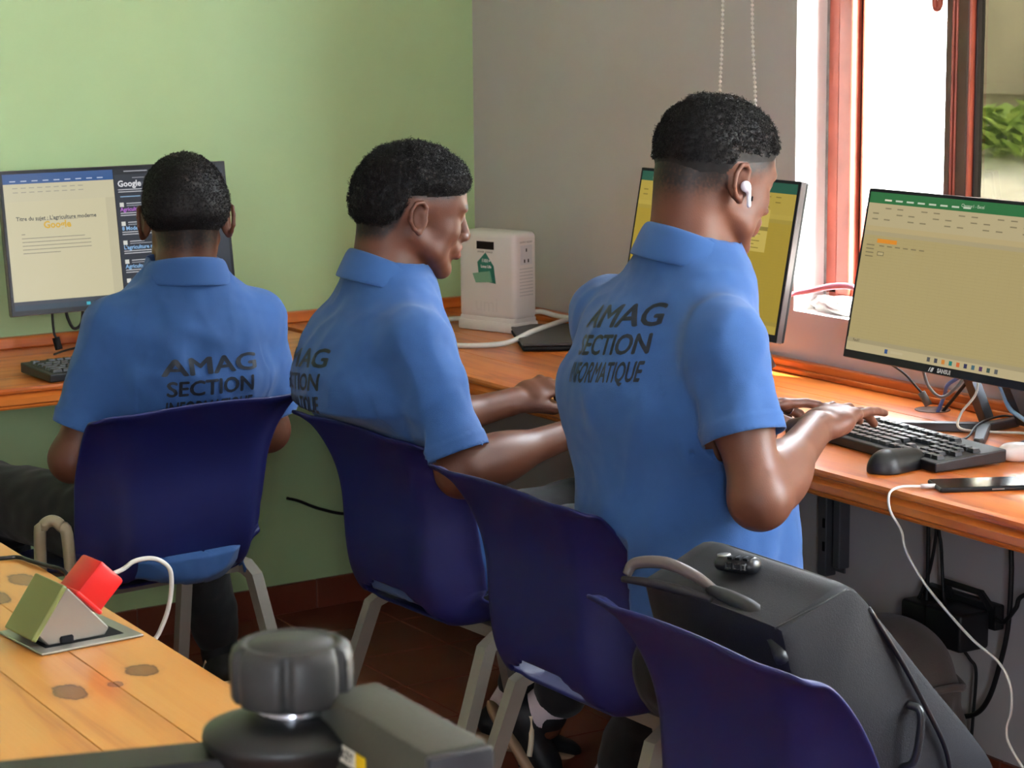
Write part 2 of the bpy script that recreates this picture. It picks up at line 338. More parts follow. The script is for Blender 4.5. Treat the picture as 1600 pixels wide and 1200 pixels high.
HOLE = lathe('cable_hole', [(.034, -.002), (.034, .0012), (.031, .0012), (.030, .0004)], mat('hole_shade', (70, 36, 18), .7), dr, 24, (-.075, -1.872, .75))  # filled disc on the plank, coloured dark in place of shade inside the hole
# brackets under the desk
def bracket(y, label):
    t = thing('shelf_bracket', label, 'bracket', (0, y, 0)); gm = mat('bracket_grey', (92, 92, 98), .5, metal=.2)
    box('upright', (-.030, -.014, .335), (-.001, .014, .705), gm, t, .002, 1)
    box('rib', (-.032, -.060, .36), (-.003, -.038, .705), gm, t, .002, 1)
    box('web', (-.006, -.046, .345), (-.002, .0, .705), gm, t)
    prism('arm', [(-.03, .705), (-.40, .705), (-.40, .690), (-.03, .60)], -.004, .004, gm, t)
    for z in (.44, .39): prism('slot', [(-.0335, z), (-.0335, z+.02), (-.031, z+.02), (-.031, z)], -.012, -.006, BLACKM, t)
bracket(-1.49, 'grey steel shelf bracket under the desk below the window')
bracket(-2.12, 'grey steel shelf bracket at the right edge behind hanging cables')

# ------------------------------------------------------------------ monitors
SCR = attr_mat('screen_emission', 'col', .25, emit=.43, spec=.12)
def screen(parent, w, h, rects, texts, x=-.0112):
    """flat print of a display: rectangles and words in 0..1 units from the top left, facing local -X"""
    vs = []; fs = []; cols = []
    def P(u, v, lift): return (x-lift, (.5-u)*w, (.5-v)*h)
    for i, (u0, v0, u1, v1, c) in enumerate(rects):
        k = len(vs); li = .00002*(i+1)
        vs += [P(u0, v0, li), P(u0, v1, li), P(u1, v1, li), P(u1, v0, li)]; fs.append((k, k+1, k+2, k+3)); cols.append(lin(c))
    top = .00002*(len(rects)+3)
    for (s, u, v, size, c, al, bold) in texts:
        me = text_me(s, size, bold, al, 2); k = len(vs)
        for q in me.vertices: vs.append((x-top, (.5-u)*w-q.co.x, (.5-v)*h+q.co.y))
        for p in me.polygons: fs.append(tuple(k+i for i in p.vertices)); cols.append(lin(c))
        bpy.data.meshes.remove(me)
    me = mesh('screen', vs, fs); a = me.attributes.new('col', 'FLOAT_COLOR', 'FACE')
    a.data.foreach_set('color', np.array([(*c, 1) for c in cols], np.float32).ravel())
    return link('screen', me, SCR, parent)
def monitor(label, loc, rotz, rects, texts, tilt=R(10), w=.553, h=.322, zc=.182, tint=None):
    t = thing('monitor', label, 'monitor', loc, (0, 0, rotz))
    p = bpy.data.objects.new('display_panel', None); COL.objects.link(p); p.parent = t; p.location = (0, 0, .105+h/2-.003); p.rotation_euler = (0, tilt, 0)
    def sub(o): o.parent = p; return o
    sub(box('casing', (-.009, -w/2, -h/2), (.012, w/2, h/2), BLACK, None, .003, 2))
    sub(box('rear_hump', (.012, -w*.32, -h*.38), (.035, w*.32, h*.15), BLACK, None, .008, 2))
    sub(box('bezel', (-.0108, -w/2, -h/2), (-.009, w/2, h/2), BLACKM, None))
    sub(box('silver_edge', (-.009, -w/2-.0012, -h/2-.0012), (.004, w/2+.0012, h/2+.0012), mat('silver_edge', (118, 112, 112), .35, metal=.6), None, .001, 1))
    screen(p, w, h, rects, texts)
    me = text_me('SANSUI', .0105, .0004); o = link('brand_lettering', me, mat('white_print', (225, 225, 228), .5), p)
    for v in me.vertices: v.co = Vector((-.0146, -v.co.x-.006, v.co.y-h/2+.0062))
    me2 = mesh('brand_mark', [(-.0146, .024, -h/2+.0022), (-.0146, .030, -h/2+.0022), (-.0146, .026, -h/2+.0102), (-.0146, .020, -h/2+.0102), (-.0146, .033, -h/2+.0022), (-.0146, .035, -h/2+.0022), (-.0146, .031, -h/2+.0102), (-.0146, .029, -h/2+.0102)], [(0, 1, 2, 3), (4, 5, 6, 7)])
    link('brand_mark', me2, MATS['white_print'], p)
    # stand: two struts and a three-legged foot
    SM = mat('stand_grey', (86, 88, 92), .35, metal=.7)
    tube('stand_strut', [(.042, .055, .16), (.075, .005, .012)], .010, SM, t, square=True, smooth=False)
    tube('stand_strut', [(.042, -.045, .16), (.118, -.052, .012)], .012, SM, t, square=True, smooth=False)
    for (x1, y1) in ((-.12, .105), (-.075, -.135), (.125, -.02)):
        d = Vector((x1-.035, y1+.03, 0)); L = d.length; ang = math.atan2(d.y, d.x)
        o = prism('stand_leg', [(0, -.013), (L, -.009), (L+.006, 0), (L, .009), (0, .013)], 0, .016, SM, t, axis=2, bev=.002, seg=1)
        o.location = (.035, -.03, .0); o.rotation_euler.z = ang
    return t
WH = (214, 204, 164)
docrects = [(.0, .0, 1, 1, (20, 22, 26)), (.012, .022, .487, .93, (206, 198, 162)), (.012, .022, .487, .092, (52, 92, 150)), (.012, .092, .487, .215, (213, 205, 170)),
  (.012, .215, .445, .905, (217, 208, 170)), (.445, .215, .487, .905, (204, 196, 162)), (.490, .022, .988, .93, (50, 54, 64)), (.490, .022, .988, .06, (34, 37, 44)), (.012, .905, .487, .93, (60, 66, 76)),
  (.012, .93, .988, .968, (42, 62, 78)), (.585, .118, .86, .142, (82, 86, 96)), (.345, .938, .46, .96, (62, 82, 98)), (.32, .939, .337, .96, (60, 190, 210))]
for j in range(12): docrects.append((.468+.026*j, .940, .483+.026*j, .958, [(220, 220, 225), (60, 190, 200), (230, 225, 220), (90, 110, 190), (200, 215, 230), (220, 90, 80), (200, 180, 160), (120, 190, 190)][j % 8]))
for j in range(9):
    docrects.append((.04+.047*j, .070, .065+.047*j, .077, (200, 215, 235)))
    for q in range(2): docrects.append((.05+.035*j, .118+.03*q, .072+.035*j, .124+.03*q, (170, 165, 150)))
for q in range(5): docrects.append((.07, .468+.026*q, (.34, .365, .365, .365, .23)[q], .473+.026*q, (150, 144, 128)))
docrects.append((.07, .44, .085, .445, (140, 134, 120)))
doctexts = [("Titre du sujet : L'agriculture moderne", .225, .335, .0125, (70, 72, 80), 'CENTER', .0002), ('Google', .225, .385, .022, (226, 182, 60), 'CENTER', .0007), ('Google', .503, .128, .0195, (235, 235, 238), 'LEFT', .0005)]
docrects.append((.135, .349, .315, .351, (110, 108, 110)))
res = [('Wikipedia', 'Agriculture in France', (190, 110, 215)), ('Lisons.org', '8 Modern Farming Methods of Agriculture', (150, 195, 240)), ('Deux mondes', "L'agriculture moderne et ses innovations", (150, 195, 240)), ('Luminaquim', 'Agriculture moderne : revolution durable du', (150, 195, 240)), ('Cairn', 'Claude Servolin. - L\'agriculture moderne', (150, 195, 240))]
for j, (a, b_, c) in enumerate(res):
    v = .272+j*.135
    docrects.append((.505, v-.012, .523, v+.018, (225, 225, 215)))
    doctexts.append((b_, .505, v+.038, .0125, c, 'LEFT', .0003))
    docrects += [(.535, v-.008, .60, v-.002, (200, 202, 208)), (.535, v+.008, .75, v+.013, (165, 168, 176)), (.505, v+.060, .90, v+.066, (205, 206, 210)), (.505, v+.076, .85, v+.082, (205, 206, 210))]
docrects += [(.503, .165, .90, .171, (205, 206, 210)), (.503, .181, .88, .187, (205, 206, 210)), (.51, .215, .60, .221, (150, 190, 225)), (.64, .215, .80, .221, (150, 190, 225)), (.535, .035, .64, .042, (180, 182, 190)), (.57, .083, .85, .089, (150, 152, 160))]
monitor('black monitor on the green wall desk showing a document beside dark search results', (-1.083, -.245, .75), R(90+2.6), docrects, doctexts, tilt=R(8))
def sheet(page, ribbon, green, grid, body):
    r = [(0, 0, 1, 1, (22, 22, 26)), (.010, .018, .990, .955, body), (.010, .018, .990, .082, green), (.010, .082, .990, .215, ribbon), (.010, .215, .990, .245, page), (.010, .245, .990, .27, tuple(int(v*.93) for v in ribbon))]
    for j in range(34): r.append((.03, .285+.0178*j, .985, .2862+.0178*j, grid))
    for j in range(18): r.append((.06+.052*j, .27, .0606+.052*j, .88, grid))
    r += [(.010, .88, .990, .905, tuple(int(v*.9) for v in ribbon)), (.010, .905, .990, .955, tuple(min(255, int(v*1.02)) for v in ribbon))]
    for j in range(8): r.append((.09+.055*j, .056, .125+.055*j, .066, (205, 215, 190) if j else (235, 230, 200)))
    for j in range(15):
        for q in range(3):
            if (j*7+q*5) % 3: r.append((.04+.06*j, .105+.033*q, .07+.06*j, .112+.033*q, tuple(int(v*.72) for v in ribbon)))
    for j in range(10): r.append((.42+.035*j, .915, .435+.035*j, .94, [(90, 90, 90), (70, 70, 80), (220, 140, 60), (40, 130, 120), (220, 110, 60), (60, 60, 90), (80, 110, 120), (90, 60, 100), (70, 90, 80), (100, 100, 100)][j]))
    return r
sr = sheet((196, 176, 128), (196, 180, 138), (52, 118, 68), (176, 158, 108), (186, 168, 116))
sr += [(.085, .288, .185, .312, (236, 150, 50)), (.095, .362, .128, .386, (120, 108, 80)), (.098, .366, .125, .382, (196, 180, 130)), (.21, .915, .225, .94, (60, 90, 140)), (.24, .92, .30, .934, (205, 190, 150))]
for j in range(4): sr.append((.035, .325+.022*j, .075, .331+.022*j, (130, 118, 86)))
for j in range(6): sr.append((.10+.04*j, .325, .125+.04*j, .331, (130, 118, 86)))
monitor('large black monitor showing a pale spreadsheet in front of the window frame', (-.185, -2.062, .75), 0, sr, [('Feuil1', .06, .8925, .008, (70, 60, 40), 'CENTER', 0), ('Classeur1 - Excel', .52, .05, .0085, (215, 225, 200), 'CENTER', 0)], tilt=R(10.5))
sm = sheet((190, 166, 76), (186, 162, 72), (44, 92, 74), (168, 144, 58), (176, 150, 56))
sm += [(.60, .19, .86, .46, (206, 182, 92)), (.60, .30, .86, .325, (150, 132, 64)), (.60, .20, .80, .206, (120, 108, 60))]
for j in range(5): sm.append((.61, .345+.022*j, .82-.03*(j % 2), .350+.022*j, (130, 112, 50)))
monitor('black monitor with a yellow tinted sheet behind the tallest student near the window', (-.185, -1.300, .75), 0, sm, [], tilt=R(10.5))

# ------------------------------------------------------------------ keyboards
key_me = {}
KEYM = mat('key_black', (30, 30, 33), .38)
def key(w, parent, x, y, tilt_z):
    k = round(w, 4)
    if k not in key_me:
        v = []; d = .0078
        for z, s in ((0, 1), (.0065, .80)):
            hx = d*s if z else d; hy = (w/2-.0007) if not z else (w/2-.0027)
            v += [(-hx, -hy, z), (hx, -hy, z), (hx, hy, z), (-hx, hy, z)]
        me = mesh('key', v, [(3, 2, 1, 0), (4, 5, 6, 7), (0, 1, 5, 4), (1, 2, 6, 5), (2, 3, 7, 6), (3, 0, 4, 7)]); me.materials.append(KEYM); key_me[k] = me
    o = bpy.data.objects.new('key', key_me[k]); COL.objects.link(o); o.parent = parent; o.location = (x, y, tilt_z); return o
def keyboard(label, loc, rz, wide=.445):
    """local: user at -X, length along Y (typing left = +Y)"""
    t = thing('keyboard', label, 'keyboard', loc, (0, 0, rz))
    D = .148; zf, zr = .017, .026
    b = prism('case', [(-D/2, 0), (-D/2, zf), (-D/2+.012, zf+.001), (D/2, zr), (D/2, .004)], -wide/2, wide/2, BLACK, t, bev=.0025, seg=2)
    zk = lambda x: zf+(zr-zf)*(x+D/2)/D
    rows = []; P = .0187; x0 = -D/2+.021
    def place(x, y0, ws):
        y = y0
        for w in ws:
            if w > 0: key(w*P, t, x, y-w*P/2, zk(x))
            y -= abs(w)*P
    L = wide/2-.012
    main = [[1.25, 1.25, 1.25, 6.25, 1.25, 1.25, 1.25, 1.25], [2.25]+[1]*10+[2.75], [1.75]+[1]*11+[2.25], [1.5]+[1]*12+[1.5], [1]*13+[2], [1, -1, 1, 1, 1, 1, -.5, 1, 1, 1, 1, -.5, 1, 1, 1, 1]]
    nav = [[1, 1, 1], [-1, 1, -1], [], [1, 1, 1], [1, 1, 1], [1, 1, 1]]
    pad = [[2, 1, 1], [1, 1, 1], [1, 1, 1, 1], [1, 1, 1], [1, 1, 1, 1], []]
    for r in range(6):
        x = x0+P*r+(.006 if r == 5 else 0)
        place(x, L, main[r]); place(x, L-15.25*P, nav[r]); place(x, L-18.5*P, pad[r])
    return t
keyboard('black keyboard under the tall student\'s hands beside the mouse', (-.385, -2.108, .751), R(-4))
keyboard('black keyboard partly hidden by the student at the green wall', (-1.17, -.505, .751), R(96))

# ------------------------------------------------------------------ SDF modelling
class Field:
    def __init__(s, lo, hi, h):
        s.lo = np.array(lo, float); s.h = h; s.n = np.ceil((np.array(hi)-s.lo)/h).astype(int)+1
        s.F = np.full(s.n, 1.0, np.float32); s.ax = [s.lo[i]+h*np.arange(s.n[i]) for i in range(3)]
    def apply(s, fn, lo, hi, k, mode='u'):
        i0 = np.maximum(np.floor((np.array(lo)-s.lo)/s.h).astype(int), 0); i1 = np.minimum(np.ceil((np.array(hi)-s.lo)/s.h).astype(int)+1, s.n)
        if (i1 <= i0).any(): return
        sl = tuple(slice(a, b) for a, b in zip(i0, i1))
        x = s.ax[0][sl[0]][:, None, None].astype(np.float32); y = s.ax[1][sl[1]][None, :, None].astype(np.float32); z = s.ax[2][sl[2]][None, None, :].astype(np.float32)
        d = fn(x, y, z); a = s.F[sl]
        if mode == 'u':
            hh = np.clip(.5+.5*(d-a)/k, 0, 1); s.F[sl] = d*(1-hh)+a*hh-k*hh*(1-hh)
        else:
            d = -d; hh = np.clip(.5-.5*(d-a)/k, 0, 1); s.F[sl] = d*(1-hh)+a*hh+k*hh*(1-hh)
    def run(s, prims):
        for p in prims:
            fn, lo, hi, k, mode = p; m = k+3*s.h; s.apply(fn, np.array(lo)-m, np.array(hi)+m, k, mode)
        return s
    def mesh(s):
        F = s.F; sg = F < 0
        c = np.zeros(s.n-1, np.uint8)
        offs = [(i, j, k) for i in (0, 1) for j in (0, 1) for k in (0, 1)]
        for (i, j, k) in offs: c += sg[i:s.n[0]-1+i, j:s.n[1]-1+j, k:s.n[2]-1+k]
        act = np.argwhere((c > 0) & (c < 8)); N = len(act)
        vals = np.stack([F[act[:, 0]+i, act[:, 1]+j, act[:, 2]+k] for (i, j, k) in offs], 1)
        O = np.array(offs, float); pos = np.zeros((N, 3)); cnt = np.zeros(N)
        for a in range(8):
            for b in range(a+1, 8):
                if abs(O[a]-O[b]).sum() != 1: continue
                va, vb = vals[:, a], vals[:, b]; x = (va < 0) != (vb < 0)
                t = np.where(x, va/np.where(x, va-vb, 1), 0)
                pos += np.where(x[:, None], O[a]+t[:, None]*(O[b]-O[a]), 0); cnt += x
        V = (act+pos/cnt[:, None])*s.h+s.lo
        idm = np.full(s.n-1, -1, np.int32); idm[tuple(act.T)] = np.arange(N)
        faces = []
        for ax in range(3):
            A = sg.take(range(s.n[ax]-1), ax); B = sg.take(range(1, s.n[ax]), ax)
            e = np.argwhere(A != B); o1, o2 = [(1, 2), (2, 0), (0, 1)][ax]
            e = e[(e[:, o1] > 0) & (e[:, o2] > 0) & (e[:, o1] < s.n[o1]-1) & (e[:, o2] < s.n[o2]-1)]
            ins = sg[tuple(e.T)]
            def cell(d1, d2):
                q = e.copy(); q[:, o1] -= d1; q[:, o2] -= d2; return idm[tuple(q.T)]
            f = np.stack([cell(1, 1), cell(0, 1), cell(0, 0), cell(1, 0)], 1)
            f[~ins] = f[~ins][:, ::-1]; faces.append(f)
        return V, np.concatenate(faces)
def cone(a, b, r1, r2, k=.01, mode='u'):
    a = np.array(a, float); b = np.array(b, float); ab = b-a; L2 = ab@ab+1e-12; rm = max(r1, r2)
    def fn(x, y, z):
        px, py, pz = x-a[0], y-a[1], z-a[2]; t = np.clip((px*ab[0]+py*ab[1]+pz*ab[2])/L2, 0, 1)
        return np.sqrt((px-t*ab[0])**2+(py-t*ab[1])**2+(pz-t*ab[2])**2)-(r1+(r2-r1)*t)
    return fn, np.minimum(a, b)-rm, np.maximum(a, b)+rm, k, mode
def econe(a, b, side, w1, w2, k=.02, mode='u', cap=None):
    """tapered body of elliptical section: w = (half width along side, half depth)"""
    a = np.array(a, float); b = np.array(b, float); w = b-a; L = np.linalg.norm(w); w = w/L
    s = np.array(side, float); s = s-w*(s@w); s /= np.linalg.norm(s); n = np.cross(w, s); rm = max(*w1, *w2)
    def fn(x, y, z):
        px, py, pz = x-a[0], y-a[1], z-a[2]; tl = px*w[0]+py*w[1]+pz*w[2]; t = np.clip(tl/L, 0, 1)
        u = px*s[0]+py*s[1]+pz*s[2]; v = px*n[0]+py*n[1]+pz*n[2]; ov = tl-t*L
        rx = w1[0]+(w2[0]-w1[0])*t; ry = w1[1]+(w2[1]-w1[1])*t; re = cap or np.minimum(rx, ry)
        q0 = np.sqrt((u/rx)**2+(v/ry)**2+(ov/re)**2); q1 = np.sqrt((u/rx**2)**2+(v/ry**2)**2+(ov/re**2)**2)+1e-6
        return q0*(q0-1)/q1
    return fn, np.minimum(a, b)-rm, np.maximum(a, b)+rm, k, mode
def ell(c, Rm, r, k=.01, mode='u'):
    c = np.array(c, float); Rm = np.array(Rm, float); r = np.array(r, float); rm = r.max()
    def fn(x, y, z):
        px, py, pz = x-c[0], y-c[1], z-c[2]
        q = [(px*Rm[0, i]+py*Rm[1, i]+pz*Rm[2, i]) for i in range(3)]
        q0 = np.sqrt(sum((q[i]/r[i])**2 for i in range(3))); q1 = np.sqrt(sum((q[i]/r[i]**2)**2 for i in range(3)))+1e-6
        return q0*(q0-1)/q1
    return fn, c-rm, c+rm, k, mode
def bounds(prims):
    lo = np.min([p[1] for p in prims if p[4] == 'u'], 0); hi = np.max([p[2] for p in prims if p[4] == 'u'], 0); return lo-.012, hi+.012
def sdf_mesh(prims, h, lo=None, hi=None):
    if lo is None: lo, hi = bounds(prims)
    return Field(lo, hi, h).run(prims).mesh()
def mesh_np(name, V, F):
    me = bpy.data.meshes.new(name); me.vertices.add(len(V)); me.vertices.foreach_set('co', np.ascontiguousarray(V, np.float32).ravel())
    nf, k = F.shape; me.loops.add(nf*k); me.loops.foreach_set('vertex_index', np.ascontiguousarray(F, np.int32).ravel())
    me.polygons.add(nf); me.polygons.foreach_set('loop_start', np.arange(0, nf*k, k, dtype=np.int32)); me.polygons.foreach_set('loop_total', np.full(nf, k, np.int32))
    me.polygons.foreach_set('use_smooth', np.ones(nf, bool)); me.update(); me.validate(); return me
def vnormals(V, F):
    n = np.cross(V[F[:, 2]]-V[F[:, 0]], V[F[:, 3]]-V[F[:, 1]]); N = np.zeros_like(V)
    for i in range(4): np.add.at(N, F[:, i], n)
    return N/(np.linalg.norm(N, axis=1)[:, None]+1e-12)
def relax(V, F, it=2, lam=.5):
    for _ in range(it):
        A = np.zeros_like(V); c = np.zeros(len(V))
        for i in range(4):
            for j in (1, 3):
                np.add.at(A, F[:, i], V[F[:, (i+j) % 4]]); np.add.at(c, F[:, i], 1)
        V = V*(1-lam)+lam*A/np.maximum(c, 1)[:, None]
    return V
def join(parts):
    V = []; F = []; k = 0
    for v, f in parts: V.append(v); F.append(f+k); k += len(v)
    return np.concatenate(V), np.concatenate(F)
def unit(v): v = np.array(v, float); return v/np.linalg.norm(v)
def frame(fwd, up=(0, 0, 1)):
    """columns: forward, left, up"""
    f = unit(fwd); l = unit(np.cross(up, f)); u = np.cross(f, l); return np.stack([f, l, u], 1)
#PEOPLE
# ------------------------------------------------------------------ chairs
def chair_shell():
    prof = [(.200, .418), (.203, .434), (.185, .446), (.10, .450), (0, .446), (-.10, .440), (-.155, .438), (-.195, .446), (-.222, .470), (-.238, .505), (-.246, .55), (-.248, .60), (-.250, .65), (-.260, .70), (-.282, .75), (-.318, .802)]
    P = smoothpath([(a, 0, b) for a, b in prof], 4)[:, [0, 2]]; n = len(P); nu = 29
    T = np.gradient(P, axis=0); T /= np.linalg.norm(T, axis=1)[:, None]; Nn = np.stack([-T[:, 1], T[:, 0]], 1)*-1   # toward the sitter
    s = np.r_[0, np.cumsum(np.linalg.norm(np.diff(P, axis=0), axis=1))]; s /= s[-1]
    # half width and side wrap against height
    vs = []; fs = []; keep = []
    for i in range(n):
        x, z = P[i]; back = z > .47 and x < -.15
        if back:
            w = np.interp(z, (.47, .55, .70, .80), (.200, .203, .212, .228))
            if z > .770: w -= .026*(1-math.sqrt(max(0, 1-((z-.770)/.033)**2)))
            A = np.interp(z, (.47, .55, .65, .76, .80), (.080, .082, .064, .026, .008))
        else:
            w = np.interp(x, (-.2, -.05, .15, .205), (.200, .205, .205, .190)); A = np.interp(x, (-.22, -.15, -.05, .1, .2), (.075, .055, .018, -.004, -.012))
        for j in range(nu):
            u = -1+2*j/(nu-1); g = max(0, (abs(u)-.60)/.40); g = g*g*(3-2*g)
            nx, nz = Nn[i]
            if nx < 0 and back: nx, nz = -nx, -nz
            if not back and nz < 0: nx, nz = -nx, -nz
            vs.append((x+nx*A*g, w*u, z+nz*A*g+(-.012*u*u if z > .78 else 0)))
    for i in range(n-1):
        for j in range(nu-1):
            zc = (P[i][1]+P[i+1][1])/2; xc = (P[i][0]+P[i+1][0])/2; u = abs(-1+2*(j+.5)/(nu-1))
            if xc < -.19 and zc < .455+.045*(1-(u/.62)**2 if u < .62 else -1): continue
            fs.append((i*nu+j, i*nu+j+1, (i+1)*nu+j+1, (i+1)*nu+j))
    me = mesh('shell', vs, fs); bm = bmesh.new(); bm.from_mesh(me); bmesh.ops.recalc_face_normals(bm, faces=bm.faces[:]); bm.to_mesh(me); bm.free(); return me
shell_me = chair_shell(); shell_me.materials.append(CHAIRM); shell_me.polygons.foreach_set('use_smooth', np.ones(len(shell_me.polygons), bool))
leg_mes = {}
for sx in (1, -1):
    for sy in (1, -1):
        b = (.215, .21*sy, 0) if sx > 0 else (-.305, .215*sy, 0)
        leg_mes[sx, sy] = tube_me('leg', [(.105*sx-.02, .188*sy, .425), (.135*sx-.02, .19*sy, .410), b], .0125, 4, 4, False, True); leg_mes[sx, sy].materials.append(LEGM)
rail_mes = {sy: tube_me('seat_rail', [(-.13, .188*sy, .424), (.09, .188*sy, .424)], .0125, 4, 4, False, True) for sy in (1, -1)}
bar_mes = {sx: tube_me('cross_bar', [(sx, -.19, .424), (sx, .19, .424)], .011, 4, 4, False, True) for sx in (-.11, .085)}
foot_me = box_me('foot_cap', (-.015, -.015, 0), (.015, .015, .02), .003, 1); foot_me.materials.append(BLACKM)
for m_ in list(rail_mes.values())+list(bar_mes.values()): m_.materials.append(LEGM)
def chair(label, loc, rz, scale=1):
    t = thing('chair', label, 'chair', loc, (0, 0, rz), group='blue plastic chairs')
    o = link('shell', shell_me, None, t); md = o.modifiers.new('thickness', 'SOLIDIFY'); md.thickness = .007; md.offset = 0
    sb = o.modifiers.new('round', 'SUBSURF'); sb.levels = 1; sb.render_levels = 1
    for k, me in leg_mes.items():
        l = link('leg', me, None, t); c = link('foot_cap', foot_me, None, l); c.location = (.215, .21*k[1], 0) if k[0] > 0 else (-.305, .215*k[1], 0)
    for me in rail_mes.values(): link('seat_rail', me, None, t)
    for me in bar_mes.values(): link('cross_bar', me, None, t)
    return t
def chair_at(label, top, face_deg):
    f = Vector((math.cos(R(face_deg)), math.sin(R(face_deg)), 0)); c = Vector(top)+f*.318
    return chair(label, (c.x, c.y, 0), R(face_deg))
chair_at('blue plastic chair with grey legs of the student facing the green wall', (-1.322, -1.285, 0), 97)
chair_at('blue plastic chair holding the student with the profile face and full hair', (-1.20, -1.615, 0), 4)
chair_at('blue plastic chair under the tall student wearing an earbud', (-1.238, -2.19, 0), 2)
chair_at('empty blue plastic chair carrying the dark backpack', (-1.470, -2.998, 0), 0)

# ------------------------------------------------------------------ things on the desk under the window
def sdf_obj(name, prims, h, m, parent=None, it=1):
    V, F = sdf_mesh(prims, h)
    if it: V = relax(V, F, it, .4)
    return link(name, mesh_np(name, V, F), m, parent)
I3 = np.eye(3)
# mouse
t = thing('mouse', 'black computer mouse on the desk in front of the keyboard', 'mouse', (-.500, -2.262, .7505), (0, 0, R(8)))
pm = [econe((-.028, 0, .004), (.028, 0, .004), (0, 1, 0), (.031, .031), (.028, .026), .01, cap=.036)]
V, F = sdf_mesh(pm, .0025); V[:, 2] = np.where(V[:, 2] < .0005, .0005+(V[:, 2]-.0005)*.02, V[:, 2]*1.08); link('body', mesh_np('body', V, F), BLACK, t)
def half_ring(pts, r, nm, m_, par): return tube(nm, pts, r, m_, par)
tube('button_seam', [(.057, 0, .012), (.045, 0, .0265), (.025, 0, .0322), (.01, 0, .0342)], .0007, DGREY, t)
tube('scroll_wheel', [(.044, 0, .027), (.036, 0, .0305)], .003, DGREY, t)
tag(tube('mouse_cable', [(-.440, -2.256, .755), (-.40, -2.285, .752), (-.351, -2.281, .7525), (-.300, -2.262, .7525), (-.255, -2.215, .7525)], .0016, CABLEW), 'thin pale mouse cable running past the keyboard end', 'cable')
# phone with charging cable
t = thing('phone', 'black smartphone lying on the desk with a white cable in it', 'phone', (-.4865, -2.440, .750), (0, 0, R(-25)))
box('body', (-.074, -.036, 0), (.074, .036, .008), mat('phone_body', (40, 42, 46), .3, metal=.4), t, .0035, 3)
box('screen', (-.0715, -.0335, .0078), (.0715, .0335, .0083), mat('phone_glass', (12, 13, 15), .14, spec=.3), t)
box('side_button', (.01, -.0368, .003), (.03, -.0358, .005), STEEL, t)
tag(tube('charging_cable', [(-.549, -2.413, .7545), (-.575, -2.402, .755), (-.61, -2.395, .757), (-.636, -2.398, .750), (-.640, -2.405, .724), (-.63, -2.421, .693), (-.63, -2.432, .664), (-.63, -2.471, .625), (-.63, -2.523, .591), (-.63, -2.588, .556), (-.63, -2.644, .535), (-.63, -2.67, .506), (-.63, -2.674, .468), (-.63, -2.665, .435), (-.63, -2.68, .405), (-.63, -2.76, .34), (-.62, -2.9, .2)], .0022, CABLEW, n=6), 'thin white phone charging cable hanging over the desk edge', 'cable')
tag(tube('cable_plug', [(-.5525, -2.4115, .7545), (-.575, -2.402, .755)], .0038, WHITEP, smooth=False), 'white plug pushed into the end of the smartphone', 'plug')
# earbud case
t = thing('earbud_case', 'rounded white earbud case at the right edge of the desk', 'earbud case', (-.285, -2.318, .7505), (0, 0, R(-32)))
sdf_obj('body', [econe((-.012, 0, .0145), (.012, 0, .0145), (0, 1, 0), (.022, .0145), (.022, .0145), .004, cap=.02), econe((0, -.012, .0145), (0, .012, .0145), (1, 0, 0), (.03, .0145), (.03, .0145), .006, cap=.012)], .002, mat('glossy_white', (238, 234, 232), .2), t)
# cables around the stand of the near monitor
tag(tube('cable', [(-.205, -1.886, .858), (-.16, -1.886, .83), (-.145, -1.905, .805), (-.135, -1.915, .790)], .0022, CABLEB), 'black antenna-like lead hanging from the lower left of the spreadsheet monitor', 'cable')
tag(tube('ferrite_cylinder', [(-.139, -1.911, .796), (-.130, -1.922, .772)], .0075, mat('ferrite_grey', (84, 80, 78), .5), smooth=False), 'small grey cylinder on the lead hanging beside the cable hole', 'ferrite')
tag(tube('video_cable', [(-.165, -1.938, .862), (-.16, -1.939, .841), (-.15, -1.945, .811), (-.145, -1.974, .796), (-.13, -2.00, .82), (-.10, -2.0, .855)], .0032, mat('grey_cable', (120, 120, 120), .5)), 'grey video cable looping under the spreadsheet monitor', 'cable')
BLUEC = mat('blue_cable', (80, 120, 190), .45)
tag(tube('network_cable', [(-.09, -2.00, .85), (-.10, -1.965, .826), (-.10, -1.939, .809), (-.09, -1.920, .785), (-.085, -1.895, .745)], .0038, BLUEC), 'blue network cable dropping into the desk hole', 'cable')
tag(tube('power_cable', [(-.085, -2.01, .86), (-.078, -1.97, .82), (-.07, -1.925, .78), (-.066, -1.885, .743)], .0034, CABLEB), 'black power cable going down into the desk hole', 'cable')
tag(tube('network_cable', [(-.12, -2.07, .85), (-.10, -2.08, .825), (-.10, -2.101, .793), (-.10, -2.126, .78), (-.09, -2.16, .766), (-.09, -2.25, .758)], .0042, mat('light_blue_cable', (150, 190, 225), .45)), 'light blue network cable behind the stand near the right edge', 'cable')
tag(tube('usb_cable', [(-.15, -2.075, .85), (-.17, -2.09, .82), (-.19, -2.075, .785), (-.20, -2.085, .760), (-.16, -2.13, .756), (-.123, -2.167, .756), (-.10, -2.24, .756)], .0024, CABLEW), 'pale cable curling down in front of the monitor stand', 'cable')
tag(tube('keyboard_cable', [(-.310, -2.145, .766), (-.25, -2.150, .757), (-.18, -2.105, .766), (-.123, -2.077, .768), (-.06, -2.06, .765), (-.05, -2.12, .757), (-.12, -2.19, .756), (-.20, -2.235, .7555), (-.215, -2.27, .7555), (-.15, -2.35, .7555)], .0022, CABLEB), 'black keyboard cable coiled on the desk behind the earbud case', 'cable')
